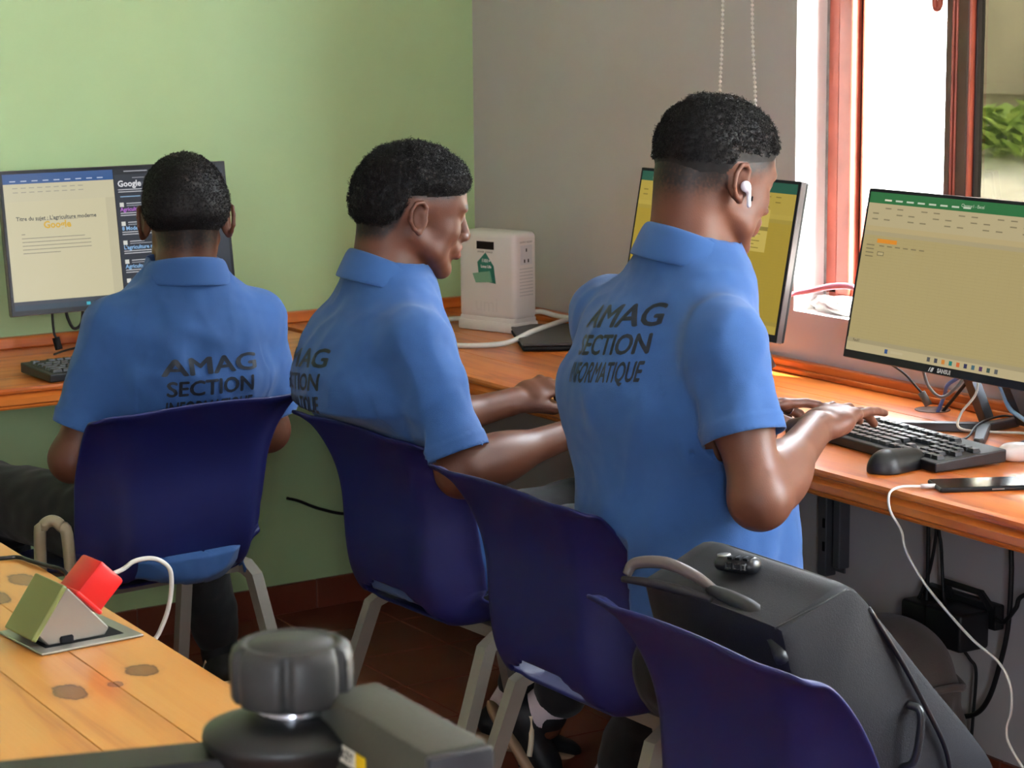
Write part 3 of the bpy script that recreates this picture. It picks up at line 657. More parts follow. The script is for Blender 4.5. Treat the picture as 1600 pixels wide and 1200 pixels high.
# pink and white strap across the sill
tag(tube('cable_strap', [(-.11, -1.35, .905), (-.02, -1.363, .917), (-.015, -1.417, .929), (-.012, -1.479, .944), (-.015, -1.541, .952), (-.03, -1.593, .950), (-.06, -1.68, .93)], [.003, .005, .0062, .0068, .0065, .006, .005], mat('pink_strap', (236, 150, 170), .5)), 'pink and white cable strung between two monitors across the sill', 'cable')
# white battery box, cable, closed laptop
t = thing('power_station', 'white battery box with small dark display in the desk corner', 'power box', (-.195, -.445, .7505), (0, 0, R(-161.4)))
WP = WHITEP
def rbox(name, lo, hi, m_, par, b, seg=4): return autosmooth(box(name, lo, hi, m_, par, b, seg))
rbox('housing', (-.042, -.091, .030), (.042, .091, .243), WP, t, .014)
rbox('foot_base', (-.044, -.093, 0), (.044, .093, .026), WP, t, .006, 2)
rbox('base_neck', (-.040, -.088, .018), (.040, .088, .036), WP, t, .002, 1)
box('display', (.0415, -.030, .200), (.0425, .025, .219), mat('display_dark', (28, 16, 20), .2), t)
pl = box('socket_plate', (-.022, .0905, .165), (.022, .0918, .212), mat('socket_white', (205, 205, 208), .4), t, .0005, 1)
for (x_, z_, a_) in ((0, .200, 0), (-.007, .174, 0), (.007, .174, 0)):
    box('socket_hole', (x_-.002, .0915, z_-.004), (x_+.002, .0922, z_+.004), BLACKM, pl)
st = prism('green_sticker', [(-.028, .168), (-.002, .192), (.024, .160), (.030, .118), (-.022, .124)], .042, .0426, mat('sticker_green', (36, 122, 104), .4), t, axis=0)
st2 = prism('peeled_flap', [(-.040, .140), (.012, .148), (.020, .122), (-.030, .118)], .0428, .047, mat('sticker_back', (120, 168, 140), .5), st, axis=0)
def flat_text(s, size, parent, cx, cz, m_, x=.0429, bold=.0005, sign=1):
    me = text_me(s, size, bold)
    for v in me.vertices: v.co = Vector((x, cx+sign*v.co.x, cz+v.co.y))
    return link('lettering', me, m_, parent)
flat_text('1101+', .011, st, .0, .172, MATS['white_print']); flat_text('Long Life', .009, st, 0, .158, MATS['white_print'])
flat_text('POWER  CHARGE', .006, t, -.003, .193, mat('grey_print', (110, 105, 105), .6), .0422, .0001)
flat_text('umi', .05, t, .0, .065, mat('embossed', (214, 209, 206), .5), .0421, .0004)
me = text_me('OUTPUT AC220V', .006, .0001)
for v in me.vertices: v.co = Vector((-v.co.x, .0912, .219+v.co.y))
link('lettering', me, MATS['grey_print'], t)
for k in range(9): box('vent_slot', (-.025, .0906, .09+.008*k), (.025, .0912, .0925+.008*k), mat('vent_grey', (190, 188, 188), .5), t)
tag(tube('power_cable', [(-.10, -.300, .757), (-.200, -.258, .757), (-.248, -.262, .757), (-.315, -.296, .757), (-.375, -.379, .757), (-.424, -.503, .757), (-.441, -.618, .757), (-.414, -.674, .757), (-.33, -.707, .760), (-.25, -.69, .778), (-.171, -.655, .785), (-.09, -.60, .785)], .0062, CABLEW, n=6), 'thick white cable looped on the desk in front of the white box', 'cable')
tag(tube('power_cable', [(-.130, -.480, .79), (-.100, -.490, .792), (-.085, -.535, .786), (-.075, -.60, .785)], .0062, CABLEW), 'thick white cable leaving the side of the white box', 'cable')
t = thing('laptop', 'closed black laptop lying beside the white battery box', 'laptop', (-.165, -.700, .7505), (0, 0, R(-26)))
box('base', (-.115, -.165, .002), (.115, .165, .011), BLACKM, t, .004, 2); box('lid', (-.115, -.165, .0125), (.115, .165, .019), mat('laptop_lid', (58, 54, 54), .4), t, .003, 2)
# second student's keyboard
keyboard('black keyboard before the yellow monitor, mostly hidden', (-.42, -1.52, .751), R(-4))
# left monitor leads
tag(tube('monitor_lead', [(-1.235, -.21, .865), (-1.235, -.20, .839), (-1.233, -.20, .80), (-1.23, -.205, .785)], .0028, CABLEB), 'thin black lead hanging under the document monitor', 'cable')
tag(tube('ferrite_cylinder', [(-1.231, -.205, .788), (-1.226, -.210, .760)], .0085, BLACKM, smooth=False), 'black cylinder at the end of the lead above the keyboard', 'ferrite')
tag(tube('monitor_lead', [(-1.201, -.2, .86), (-1.2, -.2, .834), (-1.186, -.2, .805), (-1.167, -.2, .815), (-1.160, -.2, .86)], .0036, CABLEB), 'black cable loop under the document monitor', 'cable')
tag(tube('keyboard_cable', [(-1.252, -.25, .756), (-1.203, -.2, .756), (-1.15, -.17, .756), (-1.05, -.15, .756)], .0025, CABLEB), 'black cable lying behind the keyboard at the green wall', 'cable')

# ------------------------------------------------------------------ under the desk
def adapter(label, lo, hi):
    t = thing('power_adapter', label, 'adapter', (0, 0, 0)); rbox('body', lo, hi, BLACK, t, .008, 3)
    box('plug_pins', (hi[0]-.001, (lo[1]+hi[1])/2-.01, (lo[2]+hi[2])/2-.006), (-.026, (lo[1]+hi[1])/2+.01, (lo[2]+hi[2])/2+.006), BLACKM, t); return t
ps = thing('socket_strip', 'black socket strip with carrying handle fixed under the desk', 'socket strip')
rbox('body', (-.026, -2.005, .335), (-.001, -1.80, .385), BLACK, ps, .004, 2)
tube('handle', [(-.03, -1.885, .38), (-.05, -1.892, .412), (-.05, -1.99, .412), (-.03, -1.998, .38)], .006, BLACK, ps, square=True, smooth=False)
adapter('smaller black power adapter with the rounded corners on the strip', (-.085, -1.885, .312), (-.028, -1.802, .365))
adapter('larger black power adapter beneath the strip handle', (-.105, -1.995, .300), (-.028, -1.893, .375))
def drop(pts, r, label, m_=CABLEB): tag(tube('hanging_cable', pts, r, m_), label, 'cable')
drop([(-.05, -1.840, .70), (-.05, -1.84, .53), (-.05, -1.841, .464), (-.05, -1.841, .40), (-.06, -1.846, .27)], .0042, 'thick black cable hanging straight down behind the smaller adapter')
drop([(-.05, -1.866, .70), (-.05, -1.863, .53), (-.05, -1.859, .48), (-.05, -1.842, .413), (-.06, -1.815, .34), (-.06, -1.81, .30)], .0035, 'black cable crossing behind the thick one above the adapters')
drop([(-.05, -1.866, .70), (-.05, -1.868, .531), (-.05, -1.877, .484), (-.06, -1.892, .449), (-.07, -1.91, .391), (-.08, -1.93, .37)], .0035, 'wavy black cable running into the larger adapter')
drop([(-.05, -2.067, .70), (-.05, -2.067, .529), (-.05, -2.07, .462), (-.05, -2.065, .362), (-.05, -2.046, .283), (-.05, -2.02, .213), (-.05, -1.986, .172), (-.06, -1.942, .156), (-.08, -1.90, .16)], .0052, 'thick black cable sweeping in a curve to the grey fabric bag')
drop([(-.03, -2.2, .47), (-.05, -2.105, .433), (-.055, -2.089, .405), (-.055, -2.06, .372), (-.055, -2.04, .372)], .0045, 'short black cable end hooked at the right edge')
drop([(-.08, -1.965, .31), (-.06, -1.975, .28), (-.05, -1.983, .254), (-.05, -1.978, .163), (-.05, -1.974, .10), (-.05, -1.97, .01)], .0032, 'thin black cable falling from the larger adapter to the floor')
drop([(-.07, -1.81, .32), (-.06, -1.79, .31), (-.06, -1.785, .28)], .003, 'short black cable curling left of the smaller adapter')
drop([(-.60, -.075, .31), (-.56, -.06, .295), (-.497, -.05, .265), (-.415, -.05, .242), (-.3, -.05, .25)], .004, 'black cable along the green wall under the desk')
# grey fabric bag on the floor
t = thing('fabric_bag', 'grey gathered fabric bag against the wall under the desk', 'bag', (-.275, -1.985, 0))
GF = mat('grey_bag_fabric', (104, 94, 86), .9, var=.12, vscale=14, bump=.4, bscale=300, sheen=.2)
V, F = sdf_mesh([ell((0, 0, .16), I3, (.13, .155, .165), .02), ell((0, .0, .27), I3, (.115, .135, .10), .03)], .005)
ang = np.arctan2(V[:, 1], V[:, 0]); rim = np.exp(-((V[:, 2]-.25)/.018)**2)
fold = .012*np.sin(ang*13+2*np.sin(V[:, 2]*30))*np.clip((.26-V[:, 2])/.1, 0, 1)*np.clip(V[:, 2]/.1, 0, 1)
s_ = 1+fold/.13+rim*.05; V[:, 0] *= s_; V[:, 1] *= s_; V[:, 2] = np.maximum(V[:, 2]*1.08, .002); link('bag_body', mesh_np('bag_body', V, F), GF, t)
ring = [(.128*math.cos(a), .150*math.sin(a), .285+.012*math.sin(3*a)) for a in np.linspace(0, 2*math.pi, 24)]
tube('gathered_rim', ring, .0075, GF, t)
# ------------------------------------------------------------------ backpack on the near chair
t = thing('backpack', 'dark grey hard-front backpack leaning on the near blue chair', 'backpack', (-1.25, -2.88, .45))
BP = mat('backpack_fabric', (26, 25, 29), .6, spec=.3, bump=.25, bscale=700, sheen=.04, var=.05, vscale=10)
sec = [(-1.352, .792), (-1.300, .812), (-1.246, .828), (-1.196, .780), (-1.122, .696), (-1.040, .606), (-1.000, .552), (-1.002, .512), (-1.05, .476), (-1.14, .462), (-1.20, .50), (-1.27, .60), (-1.33, .72)]
def backpack_body():
    sp = smoothpath([(a, 0, b) for a, b in sec+[sec[0]]], 4)[:-1]; n = len(sp); c = sp.mean(0); vs = []; fs = []
    ys = [(-2.742, .55), (-2.746, .82), (-2.755, .94), (-2.78, 1.0), (-2.82, 1.0), (-2.90, 1.0), (-2.97, 1.0), (-3.01, .985), (-3.024, .95), (-3.030, .85), (-3.032, .55)]
    for (y, s) in ys:
        for p in sp:
            q = c+(p-c)*(1-(1-s)*.22/.9)
            b = .006*math.sin(3.1*(y+2.9)/.14)
            vs.append((q[0]+1.25, y+2.88, q[2]-.45+0*b))
    for i in range(len(ys)-1):
        for j in range(n):
            fs.append((i*n+j, i*n+(j+1) % n, (i+1)*n+(j+1) % n, (i+1)*n+j))
    fs.append(tuple(range(n-1, -1, -1))); fs.append(tuple((len(ys)-1)*n+j for j in range(n)))
    me = mesh('bag_body', vs, fs); bm = bmesh.new(); bm.from_mesh(me); bmesh.ops.recalc_face_normals(bm, faces=bm.faces[:]); bm.to_mesh(me); bm.free(); return me
o = autosmooth(link('bag_body', backpack_body(), BP, t), 28)
def bl(pts): return [(a+1.25, b+2.88, c-.45) for a, b, c in pts]
ZM = mat('zip_black', (15, 15, 18), .4)
tube('zip', bl([(-1.215, -3.03, .795), (-1.165, -3.036, .72), (-1.125, -3.037, .655), (-1.09, -3.037, .59), (-1.085, -3.036, .53), (-1.11, -3.034, .48)]), .0032, ZM, t)
tube('side_strap_loop', bl([(-1.152, -3.031, .665), (-1.143, -3.046, .655), (-1.150, -3.046, .60), (-1.160, -3.031, .585)]), .005, mat('strap_rubber', (34, 35, 37), .3), t)
tube('carry_handle', bl([(-1.405, -2.795, .812), (-1.395, -2.800, .826), (-1.372, -2.832, .830), (-1.352, -2.868, .818), (-1.340, -2.895, .803)]), [.006, .0075, .008, .0075, .006], mat('handle_leather', (92, 82, 78), .3), t)
tube('shoulder_strap', bl([(-1.345, -2.885, .806), (-1.338, -2.92, .800), (-1.334, -2.96, .792), (-1.334, -3.00, .775), (-1.345, -3.03, .75)]), [.006, .010, .012, .012, .008], mat('strap_black', (30, 30, 33), .55), t)
tube('shoulder_strap', bl([(-1.408, -2.79, .806), (-1.39, -2.825, .806), (-1.37, -2.865, .802), (-1.352, -2.90, .796)]), [.004, .006, .006, .004], MATS['strap_black'], t)
tube('front_seam', bl([(-1.247, -2.79, .8275), (-1.247, -2.85, .8278), (-1.247, -2.93, .8278), (-1.247, -3.00, .8270)]), .0012, ZM, t)
tube('top_seam', bl([(-1.352, -3.026, .790), (-1.30, -3.032, .808), (-1.25, -3.030, .823)]), .0014, ZM, t)
k = thing('combination_lock', 'small black combination lock lying on top of the backpack', 'lock', (-1.292, -2.872, .826), (0, R(-4), R(-75)))
LK = mat('lock_black', (34, 35, 38), .3)
sdf_obj('lock_body', [econe((-.022, 0, .0), (.024, 0, .0), (0, 1, 0), (.0145, .010), (.015, .011), .004, cap=.009)], .002, LK, k)
lathe('key_barrel', [(.0085, 0), (.0085, .002), (.006, .0022)], STEEL, k, 16, (-.020, 0, .009))
for x_ in (-.002, .010, .022): box('number_dial', (x_-.003, -.0125, -.002), (x_+.003, -.0165, .004), DGREY, k, .001, 1); box('dial_slot', (x_-.0035, -.012, .0080), (x_+.0035, .002, .0112), BLACKM, k)

# ------------------------------------------------------------------ foreground table with pop-up socket
ft = thing('worktable', 'orange varnished pine table in the lower left foreground', 'table', (-2.35, -2.66, 0))
wds = [.11, .095, .12, .10, .105, .12, .10, .115]; x = .424
KN = {0: (), 1: ()}
for i, w in enumerate(wds):
    me = box_me('plank', (-w/2+.0004, -.80, -.032), (w/2-.0004, .80, 0), .0008, 1)
    cx = x-w/2; x -= w
    kn = []
    for (kx, ky, a, b_) in ((-1.990, -2.655, .017, .020), (-2.090, -2.690, .016, .026), (-2.036, -2.690, .008, .009), (-1.952, -2.47, .012, .02), (-1.97, -2.17, .016, .03), (-2.03, -2.24, .015, .03)):
        if abs(kx+2.35-cx) < w/2+.02: kn.append((kx+2.35-cx, ky+2.66-.05, a, b_))
    m_ = wood('pine_table_knots', (200, 134, 62), (196, 126, 54), (176, 104, 40), 1, rough=.3, grain=.8, knots=kn) if kn else PINE_T
    o = link('plank', me, m_, ft); o.location = (cx, .05, .75)
box('apron', (.33, -.70, .64), (.36, .80, .717), PINE_T, ft); box('apron', (-.44, -.70, .64), (-.41, .80, .717), PINE_T, ft)
for (a, b_) in ((.31, .78), (.31, -.66), (-.38, .78), (-.38, -.66)): box('leg', (a-.03, b_-.03, 0), (a+.03, b_+.03, .717), PINE_T, ft, .003, 1)
ps = thing('popup_socket', 'tilted steel desk socket with olive lid set into the pine table', 'socket', (-2.012, -2.468, .7505), (0, 0, R(6)))
STL = mat('satin_steel', (168, 166, 158), .35, metal=.75); OLV = mat('olive_lid', (112, 118, 66), .35)
rbox('frame_plate', (-.066, -.064, 0), (.070, .062, .003), STL, ps, .0012, 1)
box('well', (-.052, -.045, .0028), (.052, .045, .0034), BLACKM, ps)
prism('housing', [(-.022, .066), (-.016, .070), (.036, .012), (.030, .003), (-.045, .003), (-.058, .018)], -.038, .036, STL, ps, bev=.0015, seg=1)
o = prism('lid', [(-.0235, .076), (-.0175, .072), (-.062, .010), (-.068, .014)], -.041, .038, OLV, ps, bev=.002, seg=2)
box('latch', (-.03, -.041, .002), (-.012, -.036, .012), BLACKM, ps, .002, 1)
rp = thing('plug', 'red square plug sticking out of the tilted desk socket', 'plug', (-2.000, -2.470, .7935), (0, R(45), R(6)))
rbox('plug_body', (-.021, -.028, .001), (.021, .026, .052), mat('red_plastic', (205, 32, 30), .35), rp, .004, 2)
rbox('plug_flange', (-.023, -.030, .0), (.023, .028, .006), MATS['red_plastic'], rp, .002, 1)
tag(tube('table_cable', [(-2.10, -2.03, .7535), (-1.963, -2.05, .7535), (-1.938, -2.06, .7535), (-1.932, -2.091, .754), (-1.921, -2.136, .7545), (-1.912, -2.17, .7535), (-1.905, -2.20, .735)], .003, CABLEB), 'thin dark cable lying over the far edge of the pine table', 'cable')
tag(tube('loop_cable', [(-1.935, -2.05, .715), (-1.85, -2.02, .69), (-1.771, -2.0, .697), (-1.745, -2.0, .709), (-1.715, -2.0, .709), (-1.693, -2.0, .694), (-1.688, -2.0, .673), (-1.692, -2.0, .64), (-1.704, -2.0, .607), (-1.725, -2.0, .58), (-1.80, -2.03, .56), (-1.90, -2.05, .60), (-1.950, -2.06, .715)], .0035, CABLEW), 'pale cable loop hanging beyond the table below the first chair', 'cable')

# ------------------------------------------------------------------ tripod in front
tp = thing('tripod', 'black tripod with ribbed clamp knob in the blurred foreground', 'tripod', (-2.346, -3.832, 0))
KN_ = mat('knob_rubber', (46, 46, 45), .5); TPM = mat('tripod_black', (26, 26, 25), .45)
lathe('clamp_knob', [(.012, 1.092), (.030, 1.092), (.0350, 1.0935), (.0365, 1.096), (.0368, 1.108), (.0366, 1.119), (.0350, 1.1245), (.0310, 1.1272), (.0275, 1.1278), (.0268, 1.1266), (.0245, 1.1266), (.0238, 1.1278), (.001, 1.1280)], KN_, tp, 96, mod=lambda a, r, z: 1-.16*max(0, math.cos(6*a))**10 if r > .029 and z < 1.126 else 1)
lathe('chrome_collar', [(.018, 1.080), (.022, 1.083), (.0225, 1.089), (.019, 1.092), (.012, 1.094), (.012, 1.10)], mat('chrome', (200, 205, 215), .12, metal=1), tp, 24)
lathe('head_disc', [(.03, 1.035), (.040, 1.058), (.046, 1.068), (.0485, 1.073), (.0475, 1.077), (.030, 1.083), (.016, 1.085)], TPM, tp, 40, (-.008, -.003, 0))
tube('slider_rail', [(-.40, .095, 1.052), (-.03, .005, 1.048)], .018, TPM, tp, square=True, smooth=False)
lathe('center_column', [(.014, .35), (.014, 1.02)], TPM, tp, 16)
for a in (90, 210, 330):
    c, s = math.cos(R(a)), math.sin(R(a)); tube('leg', [(.02*c, .02*s, .60), (.42*c, .42*s, .012)], .011, TPM, tp, smooth=False)
bx = thing('equipment_box', 'dark olive grey equipment box with yellow sticker on the tripod', 'box', (-2.317, -3.915, 1.02))
GB = mat('grey_box', (66, 66, 54), .55, bump=.2, bscale=300); GB2 = mat('dark_box_side', (50, 50, 54), .5)
rbox('body', (-.020, -.066, .0), (.020, .066, .080), GB, bx, .004, 2)
rbox('end_cap', (-.0205, -.072, .002), (.0205, -.064, .078), GB2, bx, .003, 2)
box('mount_foot', (-.012, -.02, -.05), (.012, .05, .0), TPM, bx)
lb = box('sticker', (-.0206, .030-.012, .0505-.005), (-.0201, .030+.014, .0505+.005), mat('sticker_white', (220, 215, 195), .5), bx)
box('sticker_band', (-.0206, .030-.024, .0505-.005), (-.0201, .030-.012, .0505+.005), mat('sticker_yellow', (225, 185, 20), .5), bx)
me = text_me('AKEY', .0085, .0003)
for v in me.vertices: v.co = Vector((-.0208, .030+.001-v.co.x, .0505+v.co.y))
link('lettering', me, BLACKM, lb)
sf = thing('stool_frame', 'beige bent steel tube frame standing left of the first chair', 'stool frame', (-1.70, -1.42, 0))
tube('bent_tube', [(a+1.70, b+1.42, c) for a, b, c in ((-1.716, -1.473, .004), (-1.714, -1.473, .4), (-1.710, -1.466, .625), (-1.704, -1.468, .652), (-1.690, -1.473, .661), (-1.677, -1.481, .652), (-1.669, -1.492, .62), (-1.669, -1.504, .4), (-1.670, -1.51, .004))], .0105, mat('beige_steel', (150, 142, 116), .45, metal=.2), sf, n=5)
# ------------------------------------------------------------------ people
SKINM = attr_mat('dark_skin', 'skin', .48, spec=.45, bump=.15, bscale=500)
SKINM.node_tree.nodes['Principled BSDF'].inputs['Subsurface Weight'].default_value = .08
SKINM.node_tree.nodes['Principled BSDF'].inputs['Subsurface Radius'].default_value = (.02, .008, .004)
SHIRT = mat('blue_pique', (43, 86, 144), .85, sheen=.12, bump=.35, bscale=1100, var=.05, vscale=25)
COLLAR = mat('blue_collar', (45, 89, 148), .85, sheen=.12, bump=.35, bscale=1500)
TROUS = mat('black_trousers', (13, 13, 16), .85, sheen=.1, bump=.3, bscale=500)
HAIR = mat('black_hair', (20, 18, 18), .62, spec=.35); PRINT = mat('shirt_print', (30, 38, 52), .45)
SOCK = mat('white_sock', (205, 190, 195), .9, bump=.4, bscale=600); SHOE = mat('black_shoe', (18, 19, 22), .6); SOLE = mat('gum_sole', (170, 140, 110), .6); STRIPE = mat('shoe_stripe', (215, 200, 170), .6)
def L2W(O, Rm, p): return np.array(O)+np.array(Rm)@np.array(p, float)
def head_prims(O, Rm, hs):
    """head-local: x forward, y left, z up; origin mid-skull at eye height"""
    w = lambda p: L2W(O, Rm, np.array(p, float)*hs); P = []
    def E(c, r, k=.012, mode='u', rot=None): P.append(ell(w(c), Rm @ (rot if rot is not None else I3), np.array(r)*hs, k*hs, mode))
    def Cn(a, b, r1, r2, k=.008, mode='u'): P.append(cone(w(a), w(b), r1*hs, r2*hs, k*hs, mode))
    E((-.010, 0, .035), (.098, .074, .088)); E((-.045, 0, .015), (.062, .066, .072), .03); E((.045, 0, .035), (.052, .062, .062), .03)
    E((.032, 0, -.042), (.058, .050, .068), .03)
    Cn((.040, .040, -.062), (.070, .012, -.098), .020, .018, .02); Cn((.040, -.040, -.062), (.070, -.012, -.098), .020, .018, .02)
    Cn((-.012, .050, -.040), (.040, .042, -.066), .018, .020, .02); Cn((-.012, -.050, -.040), (.040, -.042, -.066), .018, .020, .02)
    E((.076, 0, -.100), (.018, .020, .016), .014)                                  # chin
    E((.082, .024, .027), (.016, .026, .010), .016); E((.082, -.024, .027), (.016, .026, .010), .016)    # brow
    E((.058, .040, -.022), (.026, .018, .022), .03); E((.058, -.040, -.022), (.026, .018, .022), .03)    # cheekbone
    E((.097, .031, .006), (.012, .016, .010), .010, 's'); E((.097, -.031, .006), (.012, .016, .010), .010, 's')
    E((.080, .031, .005), (.0125, .0135, .0125), .003); E((.080, -.031, .005), (.0125, .0135, .0125), .003)   # eyes
    Cn((.090, .020, .0145), (.084, .043, .011), .0045, .0035, .006); Cn((.090, -.020, .0145), (.084, -.043, .011), .0045, .0035, .006)  # upper lids
    Cn((.094, 0, .016), (.112, 0, -.026), .0085, .0125, .010); E((.106, .013, -.030), (.011, .009, .008), .006); E((.106, -.013, -.030), (.011, .009, .008), .006)
    E((.088, 0, -.055), (.018, .030, .022), .014)                                  # muzzle
    Cn((.099, .016, -.052), (.104, 0, -.0505), .006, .0075, .004); Cn((.099, -.016, -.052), (.104, 0, -.0505), .006, .0075, .004)
    Cn((.097, .014, -.066), (.102, 0, -.0675), .0065, .009, .004); Cn((.097, -.014, -.066), (.102, 0, -.0675), .0065, .009, .004)
    for sgn in (1, -1):                                                            # ears: disc, rim, lobe
        rot = np.array(Matrix.Rotation(R(30*sgn), 3, 'Z') @ Matrix.Rotation(R(-12), 3, 'Y'))
        E((-.016, .080*sgn, -.004), (.019, .008, .031), .006, rot=rot)
        Eo = np.array((-.015, .087*sgn, -.004))
        pts = [(.010, .0, .006), (.009, .001, .020), (.0, .003, .028), (-.012, .006, .024), (-.019, .007, .010), (-.017, .006, -.008), (-.008, .003, -.020), (.002, .001, -.026)]
        pts = [tuple(1.12*c for c in q) for q in pts]
        for a, b in zip(pts[:-1], pts[1:]): Cn(Eo+np.array((a[0], a[1]*sgn, a[2])), Eo+np.array((b[0], b[1]*sgn, b[2])), .0042, .0042, .003)
        Cn(Eo+np.array((.002, 0, -.024)), Eo+np.array((.004, -.001*sgn, -.029)), .0062, .0058, .004)
        Cn(Eo+np.array((.013, -.001*sgn, -.004)), Eo+np.array((.011, -.001*sgn, -.010)), .0045, .0045, .004)
        E(Eo+np.array((-.001, .004*sgn, -.002)), (.009, .005, .014), .004, 's', rot)
    return P
def scalp_prims(O, Rm, hs):
    w = lambda p: L2W(O, Rm, np.array(p, float)*hs)
    return [ell(w(c), Rm, np.array(r)*hs, k*hs) for c, r, k in (((-.010, 0, .035), (.098, .074, .088), .012), ((-.045, 0, .015), (.062, .066, .072), .03), ((.045, 0, .035), (.052, .062, .062), .03))]+[cone(w((-.055, 0, -.02)), w((-.06, 0, -.09)), .040*hs, .045*hs, .025*hs)]
def hand_prims(wr, Rm, s, curls, spread=1.0, thumb=((.5, .75, -.25), (.75, .55, -.35), (.9, .3, -.35))):
    """hand-local: x to the fingertips, y to the thumb side (times s), z out of the back of the hand"""
    Rm = np.array(Rm); w = lambda p: np.array(wr)+Rm@np.array((p[0], p[1]*s, p[2])); P = []
    P.append(econe(w((-.01, 0, 0)), w((.045, 0, .002)), Rm[:, 1], (.027, .018), (.037, .015), .012, cap=.014))
    P.append(econe(w((.04, .0, .002)), w((.078, 0, .003)), Rm[:, 1], (.037, .0145), (.039, .0115), .012, cap=.012))
    P.append(ell(w((.032, .024, -.008)), Rm, (.030, .016, .014), .012))
    P.append(ell(w((.035, -.024, -.006)), Rm, (.034, .013, .013), .012))
    ys = (.029, .010, -.009, -.027); xs = (.086, .091, .087, .079); Ls = ((.042, .026, .022), (.046, .030, .023), (.042, .028, .022), (.034, .021, .019)); rs = (.0088, .0090, .0085, .0076)
    for i in range(4):
        p = np.array((xs[i], ys[i], .002)); a = 0; ya = (.12, .03, -.06, -.15)[i]*spread; P.append(ell(w(p), Rm, (.0105, .0105, .0105), .006))
        for j in range(3):
            a += R(curls[i][j]); d = np.array((math.cos(a)*math.cos(ya), math.cos(a)*math.sin(ya), -math.sin(a))); q = p+d*Ls[i][j]
            r0 = rs[i]*(1, .94, .86)[j]; P.append(cone(w(p), w(q), r0, r0*.93, .0022 if j else .004)); p = q
    p = np.array((.022, .027, -.006))
    for j, (d, l, r0) in enumerate(zip(thumb, (.044, .032, .027), (.0135, .0105, .0098))):
        q = p+unit(d)*l; P.append(cone(w(p), w(q), r0, r0*.88, .006 if j == 0 else .003)); p = q
    return P
CUR = lambda a, b, c: ((a, b, c),)*4
def color_attr(me, name, cols):
    a = me.attributes.new(name, 'FLOAT_COLOR', 'POINT'); c = np.ones((len(me.vertices), 4), np.float32); c[:, :3] = cols; a.data.foreach_set('color', c.ravel())
def curls_mesh(V, N, n, ln, rad, tr):
    """n tiny curls standing on the points V with normals N; returns verts, faces"""
    idx = RNG.integers(0, len(V), n); P = V[idx]+RNG.normal(0, .0012, (n, 3)); Nn = N[idx]+RNG.normal(0, .35, (n, 3)); Nn /= np.linalg.norm(Nn, axis=1)[:, None]
    t1 = np.cross(Nn, RNG.normal(0, 1, (n, 3))); t1 /= np.linalg.norm(t1, axis=1)[:, None]; t2 = np.cross(Nn, t1); ph = RNG.uniform(0, 6.28, n); le = ln*RNG.uniform(.5, 1.2, n); m = 5
    pts = []
    for k in range(m):
        s = k/(m-1); a = ph+s*5.0; pts.append(P-Nn*.001+Nn*(le*s)[:, None]+rad*(np.cos(a)[:, None]*t1+np.sin(a)[:, None]*t2))
    pts = np.stack(pts, 1); Vs = np.zeros((n, m, 3, 3))
    for j in range(3):
        a = j*2.094; Vs[:, :, j] = pts+tr*(math.cos(a)*t1+math.sin(a)*Nn)[:, None, :]
    base = np.arange(n)[:, None]*(m*3); F = []
    for k in range(m-1):
        for j in range(3):
            F.append(np.concatenate([base+k*3+j, base+k*3+(j+1) % 3, base+(k+1)*3+(j+1) % 3, base+(k+1)*3+j], 1))
    return Vs.reshape(-1, 3), np.concatenate(F)
def fbm(V, sc, seed, axes=(1, 1, 1)):
    ax = Vector(axes)
    return np.array([noise.noise(Vector((p[0]*sc*ax[0]+seed, p[1]*sc*ax[1], p[2]*sc*ax[2]+seed*.7))) for p in V])
def lean(V, ch, gap, hard=False):
    """press cloth against the chair it sits in: nothing passes behind the backrest or under the seat"""
    (cx, cy), deg = ch; c, s = math.cos(R(deg)), math.sin(R(deg)); q = V-np.array((cx+c*.318, cy+s*.318, 0)); x = q[:, 0]*c+q[:, 1]*s; y = -q[:, 0]*s+q[:, 1]*c; z = V[:, 2].copy()
    bx = np.interp(z, (.44, .47, .505, .55, .65, .70, .75, .802), (-.19, -.222, -.238, -.246, -.250, -.260, -.282, -.318)); u = np.abs(y)/.21; g = np.clip((u-.6)/.4, 0, 1); g = g*g*(3-2*g)
    bx = bx+gap+g*np.interp(z, (.47, .55, .65, .76, .80), (.080, .082, .064, .026, .008))
    slot = (z < .50) & (u < .58); bx = np.where(slot & (not hard), bx-.075*(1-(u/.58)**2), bx)
    fz = np.clip((.835-z)/.035, 0, 1); m = (z > .43) & (z < .835) & (u < 1.12) & (x < bx); x = np.where(m, x+(bx-x)*fz, x)
    zs = np.where(hard, .455, .452)+g*np.interp(x, (-.2, -.12, -.05, .08), (.08, .062, .030, 0)); inseat = (x > -.21) & (x < .21) & (u < 1.06) & (z < zs) & (z > .33) & ~((x < -.17) & (not hard)); z = np.where(inseat, zs, z)
    o = np.empty_like(V); X = x; o[:, 0] = X*c-y*s+cx+c*.318; o[:, 1] = X*s+y*c+cy+s*.318; o[:, 2] = z; return o
